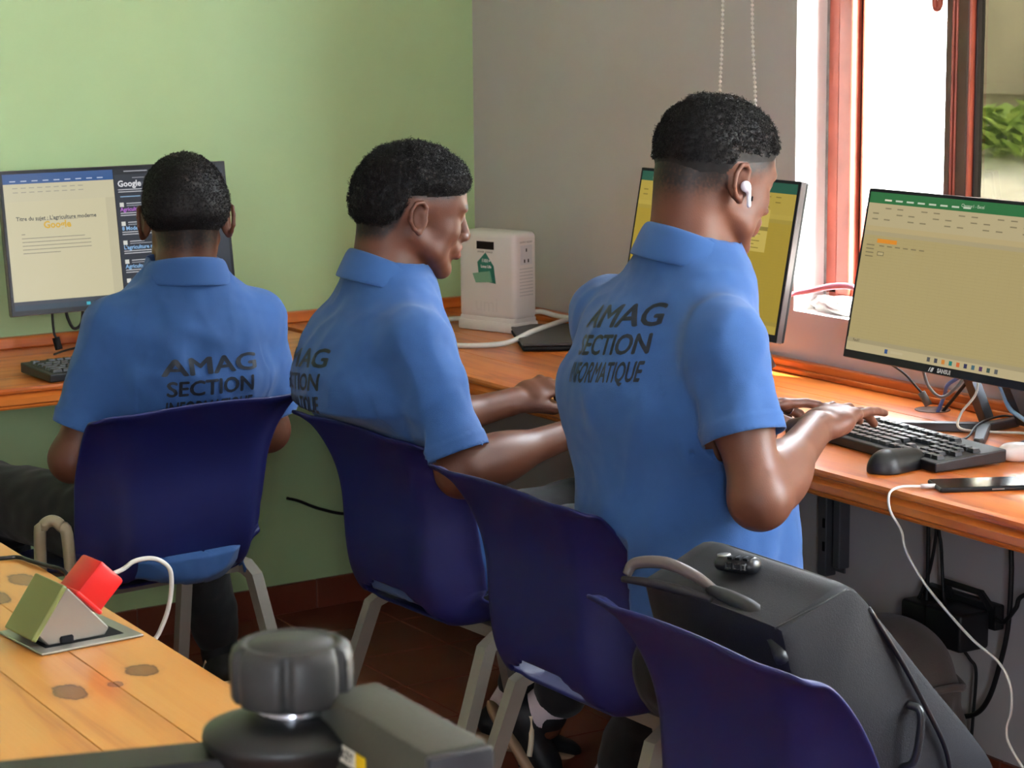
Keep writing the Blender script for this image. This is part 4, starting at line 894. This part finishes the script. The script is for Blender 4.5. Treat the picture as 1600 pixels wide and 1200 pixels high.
def person(sp):
    J = {k: np.array(v, float) for k, v in sp['joints'].items()}
    f = unit(sp['face']); l = unit(np.cross((0, 0, 1), f)); sk = np.array(lin(sp['skin']))
    t = thing('person', sp['label'], 'person', (J['pelvis'][0], J['pelvis'][1], 0)); O = np.array(t.location)
    def put(name, me, m_, parent=t):
        me.vertices.foreach_set('co', (np.array([v.co for v in me.vertices])-O).astype(np.float32).ravel()) if parent is t else me.vertices.foreach_set('co', (np.array([v.co for v in me.vertices])-O).astype(np.float32).ravel())
        me.update(); return link(name, me, m_, parent)
    HR = frame(sp['head_fwd'], sp.get('head_up', (0, 0, 1))); HO = J['head']; hs = sp.get('hs', .92)
    # ---------------- body: torso and legs coarse, head and arms fine, overlapping only inside the clothes
    pel, wai, che, nb = J['pelvis'], J['waist'], J['chest'], J['neck']
    torso = [econe(pel, wai, l, (.150, .105), (.128, .095), .03), econe(wai, che, l, (.128, .095), (.145, .105), .03), econe(che, nb-f*.0-np.array((0, 0, .045)), l, (.145, .105), (.10, .07), .04)]
    hp = head_prims(HO, HR, hs); nk0 = L2W(HO, HR, (-.034, 0, -.045)); nk1 = nb+f*.0
    neck = [cone(nk0, nk1, .050, .057, .02), cone(L2W(HO, HR, (-.055, 0, -.02)), nk1-f*.014, .040, .050, .025), cone(nk1, nk1-np.array((0, 0, .05))+f*.012, .056, .060, .02)]
    arms = {}
    for s, S_, E_, W_ in ((1, 'shL', 'elL', 'wrL'), (-1, 'shR', 'elR', 'wrR')):
        sh, el, wr = J[S_], J[E_], J[W_]; d = unit(wr-el)
        A = [cone(sh, el, .040, .038, .02), ell(sh+(el-sh)*.45, I3, (.041, .041, .05), .03), cone(el, wr, .040, .026, .02), ell(el+(wr-el)*.28, frame(d, (0, .2, 1)), (.085, .043, .043), .03), ell(el, I3, (.040, .040, .040), .015)]
        H = sp['hand'+S_[-1]]; A += hand_prims(wr, frame(H['fwd'], H['up']), s*-1 if H.get('flip', True) else s, H['curls'], H.get('spread', 1), H.get('thumb', ((.5, .75, -.25), (.75, .55, -.35), (.9, .3, -.35)))); arms[s] = A
        torso.append(cone(nb-np.array((0, 0, .08)), sh, .05, .04, .03)); torso.append(cone(sh, sh+(el-sh)*.5, .040, .038, .02))
    for a, b, c in (('hipL', 'knL', 'anL'), ('hipR', 'knR', 'anR')):
        torso += [cone(J[a], J[b], .072, .052, .02), cone(J[b], J[c], .050, .034, .02), cone(J[c], J[c]-np.array((0, 0, .02)), .034, .034, .01)]
    tv, tf = sdf_mesh(torso, .007); tv = lean(tv, sp['chair'], .022, True); parts = [(tv, tf)]
    lo, hi = bounds(hp); lo[2] = nb[2]-.03; lo[:2] = np.minimum(lo[:2], nb[:2]-.09); hi[:2] = np.maximum(hi[:2], nb[:2]+.09)
    hv, hf = sdf_mesh(hp+neck, .0026, lo, hi); parts.append((hv, hf)); nh0 = len(parts[0][0]); nh1 = nh0+len(hv)
    for s in arms: lo, hi = bounds(arms[s]); parts.append(sdf_mesh(arms[s], .003, lo, hi))
    V, F = join(parts); V = relax(V, F, 1, .35)
    cols = np.tile(sk, (len(V), 1))
    # palms and lips are lighter/redder, scalp carries stubble where the hair is faded
    loc = (V-HO)@HR/hs; ishead = np.zeros(len(V), bool); ishead[nh0:nh1] = True
    lip = ishead & (loc[:, 0] > .088) & (np.abs(loc[:, 2]+.059) < .013) & (np.abs(loc[:, 1]) < .022)
    cols[lip] = cols[lip]*.7+np.array(lin((150, 80, 75)))*.3
    nf = sp['stubble'](loc); nz = np.clip(nf, 0, 1)*ishead*~((np.abs(loc[:, 1]) > .074) & (np.abs(loc[:, 0]+.015) < .030) & (np.abs(loc[:, 2]+.004) < .036))
    spk = np.zeros(len(V)); hi_ = np.where(nz > .01)[0]
    if len(hi_): spk[hi_] = np.clip(nz[hi_]*(1+.5*fbm(V[hi_], 260, 3)), 0, 1)
    cols = cols*(1-spk[:, None])+np.array(lin((22, 19, 18)))*spk[:, None]
    eyes = ishead & (np.hypot(np.hypot(loc[:, 0]-.080, np.abs(loc[:, 1])-.031), loc[:, 2]-.005) < .0138) & (loc[:, 0] > .086) & (loc[:, 2] < .011)
    cols[eyes] = lin((95, 84, 78)); brow = ishead & (np.abs(loc[:, 2]-.029-.004*np.cos((np.abs(loc[:, 1])-.03)*60)) < .0045) & (loc[:, 0] > .07) & (np.abs(loc[:, 1]) > .012) & (np.abs(loc[:, 1]) < .050)
    cols[brow] = lin((25, 20, 18))
    me = mesh_np('body', V, F); color_attr(me, 'skin', cols); put('body', me, SKINM)
    # ---------------- hair
    hv, hf = sdf_mesh(scalp_prims(HO, HR, hs), .0034); hv = relax(hv, hf, 2, .5); hl = (hv-HO)@HR/hs; th = sp['hair'](hl)*hs
    fk = (th[hf] > .0006).all(1); hf = hf[fk]; used = np.unique(hf); mp = np.full(len(hv), -1); mp[used] = np.arange(len(used)); hn = vnormals(hv, np.asarray(hf)); hv = hv[used]; hn = hn[used]; th = th[used]; hf = mp[hf]
    amp = sp.get('hair_amp', .0022)*np.clip(th/.012, .15, 1); hv2 = hv+hn*(th+amp*fbm(hv, 150, 1)+amp*.8*fbm(hv, 55, 5))[:, None]; hn = vnormals(hv2, hf)
    ok = th > .003; cv, cf = curls_mesh(hv2[ok], hn[ok], sp.get('ncurl', 7000), sp.get('curl_len', .0055), sp.get('curl_rad', .0016), .00042)
    HV, HF = join([(hv2, hf), (cv, cf)]); put('hair', mesh_np('hair', HV, HF), HAIR)
    # ---------------- shirt
    D = sp.get('fit', .016); hem = J['hem']; up_ax = unit(che-pel)
    bf = sp.get('belly', 0); bd = f*bf
    sh_pr = [econe(hem+bd, wai+bd, l, (.150+D*1.4, .110+D*1.3+bf), (.138+D*1.2, .102+D*1.2+bf), .04), econe(wai+bd*.9, che, l, (.138+D*1.2, .102+D*1.2+bf*.9), (.152+D, .112+D*.9), .04),
             econe(che, nb-np.array((0, 0, .050)), l, (.152+D, .112+D*.9), (.115, .082), .045), cone(nb-np.array((0, 0, .04)), nb+np.array((0, 0, .02)), .080, .070, .03), ell((J['shL']+J['shR'])/2*.6+nb*.4-np.array((0, 0, .045))-f*.008, np.stack([f, l, np.array((0, 0, 1.))], 1), (.090, .160, .055), .05)]
    ntor = len(sh_pr); dtor = lambda Q: np.min([p[0](Q[:, 0], Q[:, 1], Q[:, 2]) for p in sh_pr[:ntor]], 0)
    sl = {}
    for s, S_, E_ in ((1, 'shL', 'elL'), (-1, 'shR', 'elR')):
        sh, el = J[S_], J[E_]; d = unit(el-sh); ln = sp['sleeve'][0 if s > 0 else 1]; tip = sh+d*(ln+.02)
        sh_pr += [cone(nb-np.array((0, 0, .062))-f*.008, sh, .056, .052, .04), cone(sh, tip, .0535, sp.get('sleeve_r', .058), .024)]; sl[s] = (sh, d, ln)
    V, F = sdf_mesh(sh_pr, .0048); V = relax(V, F, 2, .5); N = vnormals(V, F)
    wv_ = fbm(V, 6, sp['seed']+8)*.05; Vw = V+wv_[:, None]; disp = .006*fbm(V, 8, sp['seed'], (1, 1, .5))+.0045*(.35-np.abs(fbm(Vw, 15, sp['seed']+4, (1, 1, .42))))*2+.0012*fbm(V, 45, sp['seed']+2)
    for (a, b, wd, am) in sp.get('folds', ()):
        a = np.array(a); b = np.array(b); ab = b-a; tt = np.clip(((V-a)@ab)/(ab@ab), 0, 1); dd = np.linalg.norm(V-a-tt[:, None]*ab, axis=1)
        disp += am*np.exp(-(dd/wd)**2)*np.sin(np.pi*np.clip(tt*.9+.05, 0, 1))
    for s in sl:                                           # creases round the sleeve and a thicker hem
        sh, d, ln = sl[s]; q = (V-sh)@d; rad = np.linalg.norm(V-sh-q[:, None]*d, axis=1); ins = (q > .0) & (rad < .10) & (q < ln+.03) & (dtor(V) > .004)
        disp += np.where(ins & (q > ln-.024), .0016, 0)+np.where(ins, .0028*np.sin(q*70+4*fbm(V, 12, 9) if False else q*60+V[:, 2]*25), 0)*np.clip(q/.05, 0, 1)*np.clip((ln-.02-q)/.04, 0, 1)
    V = V+N*disp[:, None]
    V = lean(V, sp['chair'], .009, not sp.get('tail'))
    fc = V[F].mean(1); kill = np.zeros(len(F), bool)
    for s in sl:
        sh, d, ln = sl[s]; q = (fc-sh)@d; rad = np.linalg.norm(fc-sh-q[:, None]*d, axis=1); kill |= (q > ln) & (q < ln+.12) & (rad < .085) & (dtor(fc) > .020)
    kill |= (fc-hem)@up_ax < 0
    kill |= (((fc-nb)@unit(nb-che)) > sp.get('neckcut', .036)) & (np.linalg.norm((fc-nb)-((fc-nb)@unit(nb-che))[:, None]*unit(nb-che), axis=1) < .095)
    F2 = F[~kill]; used = np.unique(F2); mp = np.full(len(V), -1); mp[used] = np.arange(len(used)); V2 = V[used]; F2 = mp[F2]
    E_ = np.sort(np.concatenate([F2[:, [0, 1]], F2[:, [1, 2]], F2[:, [2, 3]], F2[:, [3, 0]]]), 1); ue, uc = np.unique(E_, axis=0, return_counts=True); rim = np.zeros(len(V2), bool); rim[ue[uc == 1].ravel()] = True
    be = ue[uc == 1]; A_ = np.zeros_like(V2); c_ = np.zeros(len(V2))                # even out the cut edges
    for _ in range(4):
        A_[:] = 0; c_[:] = 0; np.add.at(A_, be[:, 0], V2[be[:, 1]]); np.add.at(A_, be[:, 1], V2[be[:, 0]]); np.add.at(c_, be.ravel(), 1); V2[rim] = .5*V2[rim]+.5*(A_[rim]/c_[rim][:, None])
    for s in sl:                                           # straighten the hem of each sleeve
        sh, d, ln = sl[s]; q = (V2-sh)@d; rad = np.linalg.norm(V2-sh-q[:, None]*d, axis=1); m_ = rim & (np.abs(q-ln) < .02) & (rad < .085); V2[m_] += ((ln-q[m_])[:, None])*d
    me = mesh_np('shirt', V2, F2); so = put('shirt', me, SHIRT); md = so.modifiers.new('cloth', 'SOLIDIFY'); md.thickness = .0025; md.offset = -1
    # lettering pressed onto the back of the shirt
    tri = np.concatenate([F2[:, [0, 1, 2]], F2[:, [0, 2, 3]]]); bvh = BVHTree.FromPolygons([tuple(v) for v in V2], [tuple(x) for x in tri])
    lf = unit(sp.get('text_fwd', f)); rr = unit(np.cross(lf, (0, 0, 1)))
    tc = np.array(sp['text'])
    for (word, dz, width, size) in sp['words']:
        tm = text_me(word, size, 0, 'CENTER', 3)
        bm = bmesh.new(); bm.from_mesh(tm)
        for dx_, dy_ in ((.0013, 0), (-.0013, 0), (0, .0009), (0, -.0009)):      # heavy letters: the same outline set four more times, a touch apart
            b0 = bmesh.new(); b0.from_mesh(text_me(word, size, 0, 'CENTER', 3))
            for v in b0.verts: v.co.x += dx_; v.co.y += dy_
            t_ = bpy.data.meshes.new('t'); b0.to_mesh(t_); b0.free(); bm.from_mesh(t_)
        bmesh.ops.triangulate(bm, faces=bm.faces[:])
        for _ in range(3):
            ed = [e for e in bm.edges if e.calc_length() > .007]
            if ed: bmesh.ops.subdivide_edges(bm, edges=ed, cuts=1); bmesh.ops.triangulate(bm, faces=bm.faces[:])
        bm.to_mesh(tm); bm.free(); xs = np.array([v.co.x for v in tm.vertices]); sc = width/(xs.max()-xs.min()); xm = (xs.max()+xs.min())/2
        co = []
        for v in tm.vertices:
            p = tc+rr*((v.co.x-xm)*sc)+np.array((0, 0, dz+v.co.y+(v.co.x-xm)*sc*sp.get('ttilt', 0))); hit = bvh.ray_cast(Vector(p-lf*.5), Vector(lf), 1.2)
            co.append(np.array(hit[0]+hit[1]*.0011 if hit[0] is not None and hit[1].dot(Vector(lf)) < 0 else (hit[0]-hit[1]*.0011 if hit[0] is not None else Vector(p)))-O)
        tm.vertices.foreach_set('co', np.array(co, np.float32).ravel()); tm.update(); link('lettering', tm, PRINT, so)
    # ---------------- collar: stand and turned-down leaf
    ax = unit(nb-che)*.55+unit(nk0-nb)*.45; ax = unit(ax); cf_ = unit(f-ax*(f@ax)); cl = np.cross(ax, cf_); cen = nb+sp.get('collar_off', np.zeros(3)); vs = []; fs = []; nA = 40; pr = [(.000, -.012), (.001, .010), (-.001, .026), (.004, .031), (.009, .029), (.014, .016), (.021, -.004), (.0235, -.012)]
    for k in range(nA+1):
        a = R(28)+(2*math.pi-R(56))*k/nA; bk = .5-.5*math.cos(a)          # opens at the front
        for (dr, dh) in pr:
            r0 = .0655+dr*1.15; hh = dh*(.70+.50*bk)-.016*(1-bk)+.014*bk
            vs.append(cen+ax*hh+cf_*(r0*1.02*math.cos(a)+.004)+cl*(r0*.98*math.sin(a))-O)
    n = len(pr)
    for k in range(nA):
        for j in range(n-1): fs.append((k*n+j, k*n+j+1, (k+1)*n+j+1, (k+1)*n+j))
    co = link('collar', mesh('collar', vs, fs), COLLAR, so, True); md = co.modifiers.new('cloth', 'SOLIDIFY'); md.thickness = .003; md.offset = 0
    sb = co.modifiers.new('round', 'SUBSURF'); sb.levels = 1; sb.render_levels = 1
    # ---------------- trousers
    tr = [econe(pel-l*.07, pel+l*.07, f, (.115, .105), (.115, .105), .03, cap=.09)]
    for a, b, c in (('hipL', 'knL', 'anL'), ('hipR', 'knR', 'anR')):
        tr += [cone(J[a], J[b], .088, .070, .03), cone(J[b], J[c]+(J[b]-J[c])*sp.get('cuff', .12), .069, .052, .02)]
    V, F = sdf_mesh(tr, .008); V = relax(V, F, 1, .5); N = vnormals(V, F); V = V+N*(.006*fbm(V, 14, 2)+.003*fbm(V, 35, 7))[:, None]; V = lean(V, sp['chair'], .022, True); put('trousers', mesh_np('trousers', V, F), TROUS)
    # ---------------- feet
    for a, toe in (('anL', 'toeL'), ('anR', 'toeR')):
        if toe not in J: continue
        an, to = J[a], J[toe]; upv = np.array(sp.get('foot_up_'+toe[-1], (0, 0, 1.)), float); FR = frame(to-an, upv); w = lambda p: an+FR@np.array(p, float)
        shp = [econe(w((-.035, 0, -.045)), w((.08, 0, -.050)), FR[:, 1], (.034, .030), (.040, .026), .02, cap=.035), econe(w((.07, 0, -.055)), w((.165, 0, -.062)), FR[:, 1], (.042, .024), (.038, .018), .02, cap=.04), cone(w((-.012, 0, -.03)), w((0, 0, .0)), .040, .043, .02)]
        V, F = sdf_mesh(shp, .005); so_ = put('shoe', mesh_np('shoe', V, F), SHOE)
        sp_ = [econe(w((-.04, 0, -.082)), w((.08, 0, -.082)), FR[:, 1], (.037, .013), (.044, .013), .01, cap=.04), econe(w((.07, 0, -.082)), w((.17, 0, -.080)), FR[:, 1], (.044, .013), (.040, .012), .01, cap=.045)]
        V, F = sdf_mesh(sp_, .004); me = mesh_np('sole', V-O, F); link('sole', me, SOLE, so_)
        ring = [w((.045*math.cos(q)-.004, .044*math.sin(q), .006+.006*math.cos(q))) for q in np.linspace(0, 6.283, 20)]
        V, F = sdf_mesh([cone(w((-.006, 0, -.01)), an+(J['kn'+toe[-1]]-an)*.10, .043, .041, .01)], .005); put('sock', mesh_np('sock', V, F), SHOE if sp.get('dark_socks') else SOCK)
        for sy in (1, -1): link('stripe', tube_me('stripe', [w((-.02, .036*sy, -.02))-O, w((.02, .0375*sy, -.045))-O, w((.045, .041*sy, -.066))-O], .006, 6), STRIPE, so_, True)
    return t

sstep = lambda a, b, x: np.clip((x-a)/(b-a), 0, 1)**2*(3-2*np.clip((x-a)/(b-a), 0, 1))
TYPE = ((20, 30, 20), (22, 34, 22), (26, 36, 24), (30, 36, 24))
RELAX = ((28, 34, 22), (34, 40, 26), (38, 42, 28), (42, 44, 30))
WORDS = lambda s=1: (('AMAG', 0, .19*s, .044), ('SECTION', -.040, .172*s, .040), ('INFORMATIQUE', -.079, .172*s, .040))
def hline(h, pts, fade, T):
    zb = np.interp(h[:, 0], [p[0] for p in pts], [p[1] for p in pts]); fd = np.interp(h[:, 0], [p[0] for p in pts], [p[2] if len(p) > 2 else fade for p in pts]); return T*sstep(zb, zb+fd, h[:, 2])
B1 = dict(label='student in blue polo shirt with short hair facing the green wall', seed=11, skin=(94, 55, 37), face=(.06, 1, 0), head_fwd=(.30, .95, -.12), hs=.94, tail=True, dark_socks=True, chair=((-1.322, -1.285), 97),
  joints=dict(pelvis=(-1.345, -1.08, .545), waist=(-1.325, -1.095, .70), chest=(-1.302, -1.135, .85), neck=(-1.297, -1.145, 1.020), head=(-1.281, -1.115, 1.125),
    shL=(-1.437, -1.14, .930), elL=(-1.525, -1.12, .690), wrL=(-1.37, -.93, .765), shR=(-1.155, -1.15, .930), elR=(-1.115, -1.10, .70), wrR=(-1.14, -.87, .78),
    hipL=(-1.43, -1.05, .535), knL=(-1.575, -.74, .56), anL=(-1.50, -.72, .11), toeL=(-1.52, -.55, .05), hipR=(-1.26, -1.04, .535), knR=(-1.13, -.70, .55), anR=(-1.02, -.60, .11), toeR=(-1.0, -.42, .05), hem=(-1.35, -1.115, .47)),
  handL=dict(fwd=(.45, .9, -.05), up=(0, 0, 1), curls=RELAX), handR=dict(fwd=(-.1, 1, -.05), up=(0, 0, 1), curls=RELAX), sleeve=(.195, .19), hair_amp=.0016, ncurl=9000, curl_len=.003, curl_rad=.0013,
  hair=lambda h: hline(h, ((-.11, -.038), (-.045, -.032), (-.03, .030), (.03, .032), (.05, .05), (.09, .08)), .05, .0125),
  stubble=lambda h: hline(h, ((-.11, -.092), (-.045, -.085), (-.03, -.01), (.03, .0), (.05, .03), (.09, .07)), .06, 1.1), words=WORDS(), text=(-1.300, -1.3, .866), text_fwd=(.0, 1, 0), fit=.016,
  folds=(((-1.42, -1.25, .95), (-1.30, -1.28, .80), .02, .008), ((-1.40, -1.25, .98), (-1.25, -1.28, .89), .016, .006), ((-1.20, -1.25, .96), (-1.22, -1.28, .78), .02, .007), ((-1.45, -1.2, .90), (-1.40, -1.28, .74), .016, .007)))
person(B1)
B2 = dict(label='student with full hair and blue polo shirt seen in profile beside the white box', seed=23, skin=(94, 55, 38), face=(1, .06, 0), head_fwd=(.98, -.20, -.20), hs=.875, chair=((-1.20, -1.615), 4),
  joints=dict(pelvis=(-1.02, -1.63, .545), waist=(-1.09, -1.63, .70), chest=(-1.143, -1.625, .87), neck=(-1.120, -1.630, 1.050), head=(-1.073, -1.645, 1.163),
    shL=(-1.12, -1.485, .955), elL=(-.985, -1.43, .735), wrL=(-.742, -1.425, .768), shR=(-1.145, -1.770, .955), elR=(-1.105, -1.855, .745), wrR=(-.87, -1.81, .775),
    hipL=(-.98, -1.55, .535), knL=(-.58, -1.52, .55), anL=(-.70, -1.34, .13), toeL=(-.52, -1.32, .06), hipR=(-.98, -1.72, .535), knR=(-.57, -1.72, .55), anR=(-.74, -1.53, .17), toeR=(-.66, -1.58, .02), hem=(-1.01, -1.63, .50)),
  handL=dict(fwd=(.90, -.04, .26), up=(-.28, -.30, 1), curls=((34, 22, 14), (36, 24, 16), (38, 26, 18), (40, 28, 18)), thumb=((.75, .50, -.25), (.9, .25, -.15), (.97, .05, .0))), handR=dict(fwd=(1, .2, 0), up=(0, 0, 1), curls=RELAX), sleeve=(.185, .20), hair_amp=.0045, ncurl=12000, curl_len=.006, curl_rad=.0020,
  hair=lambda h: hline(h, ((-.11, -.045), (-.07, -.040), (-.050, -.012), (-.036, .030), (.02, .036), (.075, .046), (.10, .060)), .034, .0185)*(1-.40*sstep(.05, .10, h[:, 0])),
  stubble=lambda h: hline(h, ((-.11, -.078), (-.07, -.07), (-.050, -.04), (-.036, .016), (.02, .022), (.075, .040), (.10, .055)), .03, 1), ttilt=.10, words=WORDS(), text=(-1.25, -1.585, .918), text_fwd=(1, .06, 0), fit=.016,
  folds=(((-1.20, -1.74, .98), (-1.24, -1.66, .80), .022, .009), ((-1.17, -1.78, .98), (-1.15, -1.82, .80), .015, .008), ((-1.24, -1.55, .98), (-1.25, -1.60, .80), .02, .008), ((-1.10, -1.80, .97), (-1.09, -1.86, .82), .012, .007)))
person(B2)
B3 = dict(label='tall student with faded hair and an earbud typing in blue polo shirt', seed=37, skin=(106, 65, 48), face=(1, .10, 0), head_fwd=(.996, .05, -.27), hs=.875, belly=.045, chair=((-1.238, -2.19), 2),
  joints=dict(pelvis=(-1.035, -2.36, .555), waist=(-1.040, -2.36, .74), chest=(-1.042, -2.355, .94), neck=(-1.003, -2.370, 1.145), head=(-.963, -2.375, 1.258),
    shL=(-1.035, -2.195, 1.045), elL=(-.96, -2.13, .80), wrL=(-.735, -2.12, .845), shR=(-1.052, -2.522, 1.040), elR=(-1.058, -2.612, .832), wrR=(-.815, -2.435, .880),
    hipL=(-.99, -2.28, .54), knL=(-.70, -2.00, .50), anL=(-.76, -1.80, .12), toeL=(-.60, -1.70, .06), hipR=(-.99, -2.43, .54), knR=(-.67, -2.20, .48), anR=(-.78, -2.0, .12), toeR=(-.62, -1.93, .06), hem=(-1.03, -2.36, .60)),
  handL=dict(fwd=(1, .04, .08), up=(-.1, .15, 1), curls=((8, 12, 10), (34, 50, 30), (36, 50, 30), (36, 48, 30)), thumb=((.6, .7, -.3), (.8, .45, -.4), (.9, .2, -.4))), handR=dict(fwd=(.93, .42, .12), up=(-.25, -.15, 1), curls=((10, 18, 12), (12, 20, 14), (14, 18, 12), (4, 10, 8)), spread=1.5), sleeve=(.19, .138), hair_amp=.003, ncurl=10000, curl_len=.0045, curl_rad=.0017,
  hair=lambda h: hline(h, ((-.11, -.022, .12), (-.04, -.01, .12), (-.02, .018, .10), (.04, .030, .08), (.075, .048, .04), (.10, .062, .02)), .05, .0185)*(1-.5*sstep(.03, .09, h[:, 0])),
  stubble=lambda h: hline(h, ((-.11, -.080, .075), (-.04, -.060, .07), (-.02, -.022, .05), (.04, .0, .045), (.075, .035, .03), (.10, .055, .03)), .05, 1.08), ttilt=.12, words=WORDS(.86), text=(-1.20, -2.378, 1.066), text_fwd=(1, .10, 0), fit=.014,
  folds=(((-1.16, -2.22, 1.04), (-1.19, -2.30, .72), .022, .008), ((-1.15, -2.50, 1.05), (-1.18, -2.42, .80), .02, .009), ((-1.10, -2.52, 1.03), (-1.12, -2.50, .70), .018, .008), ((-1.19, -2.36, .98), (-1.19, -2.38, .72), .016, .006)))
person(B3)
# earbud and ring
HR3 = frame(B3['head_fwd']); HO3 = np.array(B3['joints']['head'])
eb = thing('earbud', 'white wireless earbud in the ear of the tall student', 'earbud', tuple(L2W(HO3, HR3, (-.008, -.081, -.007))))
e0 = np.array(eb.location); ebm = mat('earbud_white', (228, 228, 240), .2)
wv = lambda p: tuple(L2W((0, 0, 0), HR3, p))
V, F = sdf_mesh([ell(wv((0, 0, 0)), HR3, (.0085, .0065, .0085), .003), cone(wv((.004, -.003, -.003)), wv((.009, -.005, -.026)), .0038, .0034, .003)], .0016); link('earbud_body', mesh_np('earbud_body', V, F), ebm, eb)
tube('earbud_tip', [wv((.0095, -.0082, -.012)), wv((.0098, -.0083, -.019))], .0012, BLACKM, eb, smooth=False)
rg = thing('finger_ring', 'silver ring on the left hand of the tall student', 'ring', (0, 0, 0))
HL = frame(B3['handL']['fwd'], B3['handL']['up']); _w = lambda p: np.array(B3['joints']['wrL'])+HL@np.array((p[0], -p[1], p[2])); _a = R(34); _c = np.array((.091, .010, .002))+np.array((math.cos(_a), .03, -math.sin(_a)))*.024; _d = np.array((math.cos(_a), 0, -math.sin(_a))); _n = np.array((math.sin(_a), 0, math.cos(_a)))
rg.location = tuple(_w(_c)); tube('band', [tuple(_w(_c+.0092*(math.cos(q)*np.array((0, 1, 0))+math.sin(q)*_n))-_w(_c)) for q in np.linspace(0, 6.283, 20)], .0016, mat('silver', (215, 215, 220), .15, metal=1), rg)
# blind chain
bc = thing('blind_chain', 'white bead chain loop of a blind hanging on the grey wall', 'chain', (-.03, -1.19, 1.33))
def bead_strand(pts):
    P = smoothpath(pts, 60); s = np.r_[0, np.cumsum(np.linalg.norm(np.diff(P, axis=0), axis=1))]; n = int(s[-1]/.0095); vs = []; fs = []
    bm = bmesh.new(); bmesh.ops.create_icosphere(bm, subdivisions=1, radius=.0042); bv = [v.co.copy() for v in bm.verts]; bf = [[v.index for v in f_.verts] for f_ in bm.faces]; bm.free()
    for q in np.linspace(0, s[-1], n):
        c = Vector([np.interp(q, s, P[:, i]) for i in range(3)]); k = len(vs); vs += [c+v for v in bv]; fs += [[k+i for i in f_] for f_ in bf]
    return mesh('bead_strand', vs, fs)
link('bead_strand', bead_strand([(0, .057, .85), (0, .059, .20), (0, .067, .01), (0, .062, -.10), (0, .01, -.16), (0, -.05, -.12), (0, -.059, -.01), (0, -.045, .20), (0, -.040, .85)]), mat('bead_white', (235, 233, 228), .4), bc, True)
tube('cord', [(0, .057, .85), (0, .059, .20), (0, .067, .01), (0, .062, -.10), (0, .01, -.16), (0, -.05, -.12), (0, -.059, -.01), (0, -.045, .20), (0, -.040, .85)], .0008, MATS['bead_white'], bc)
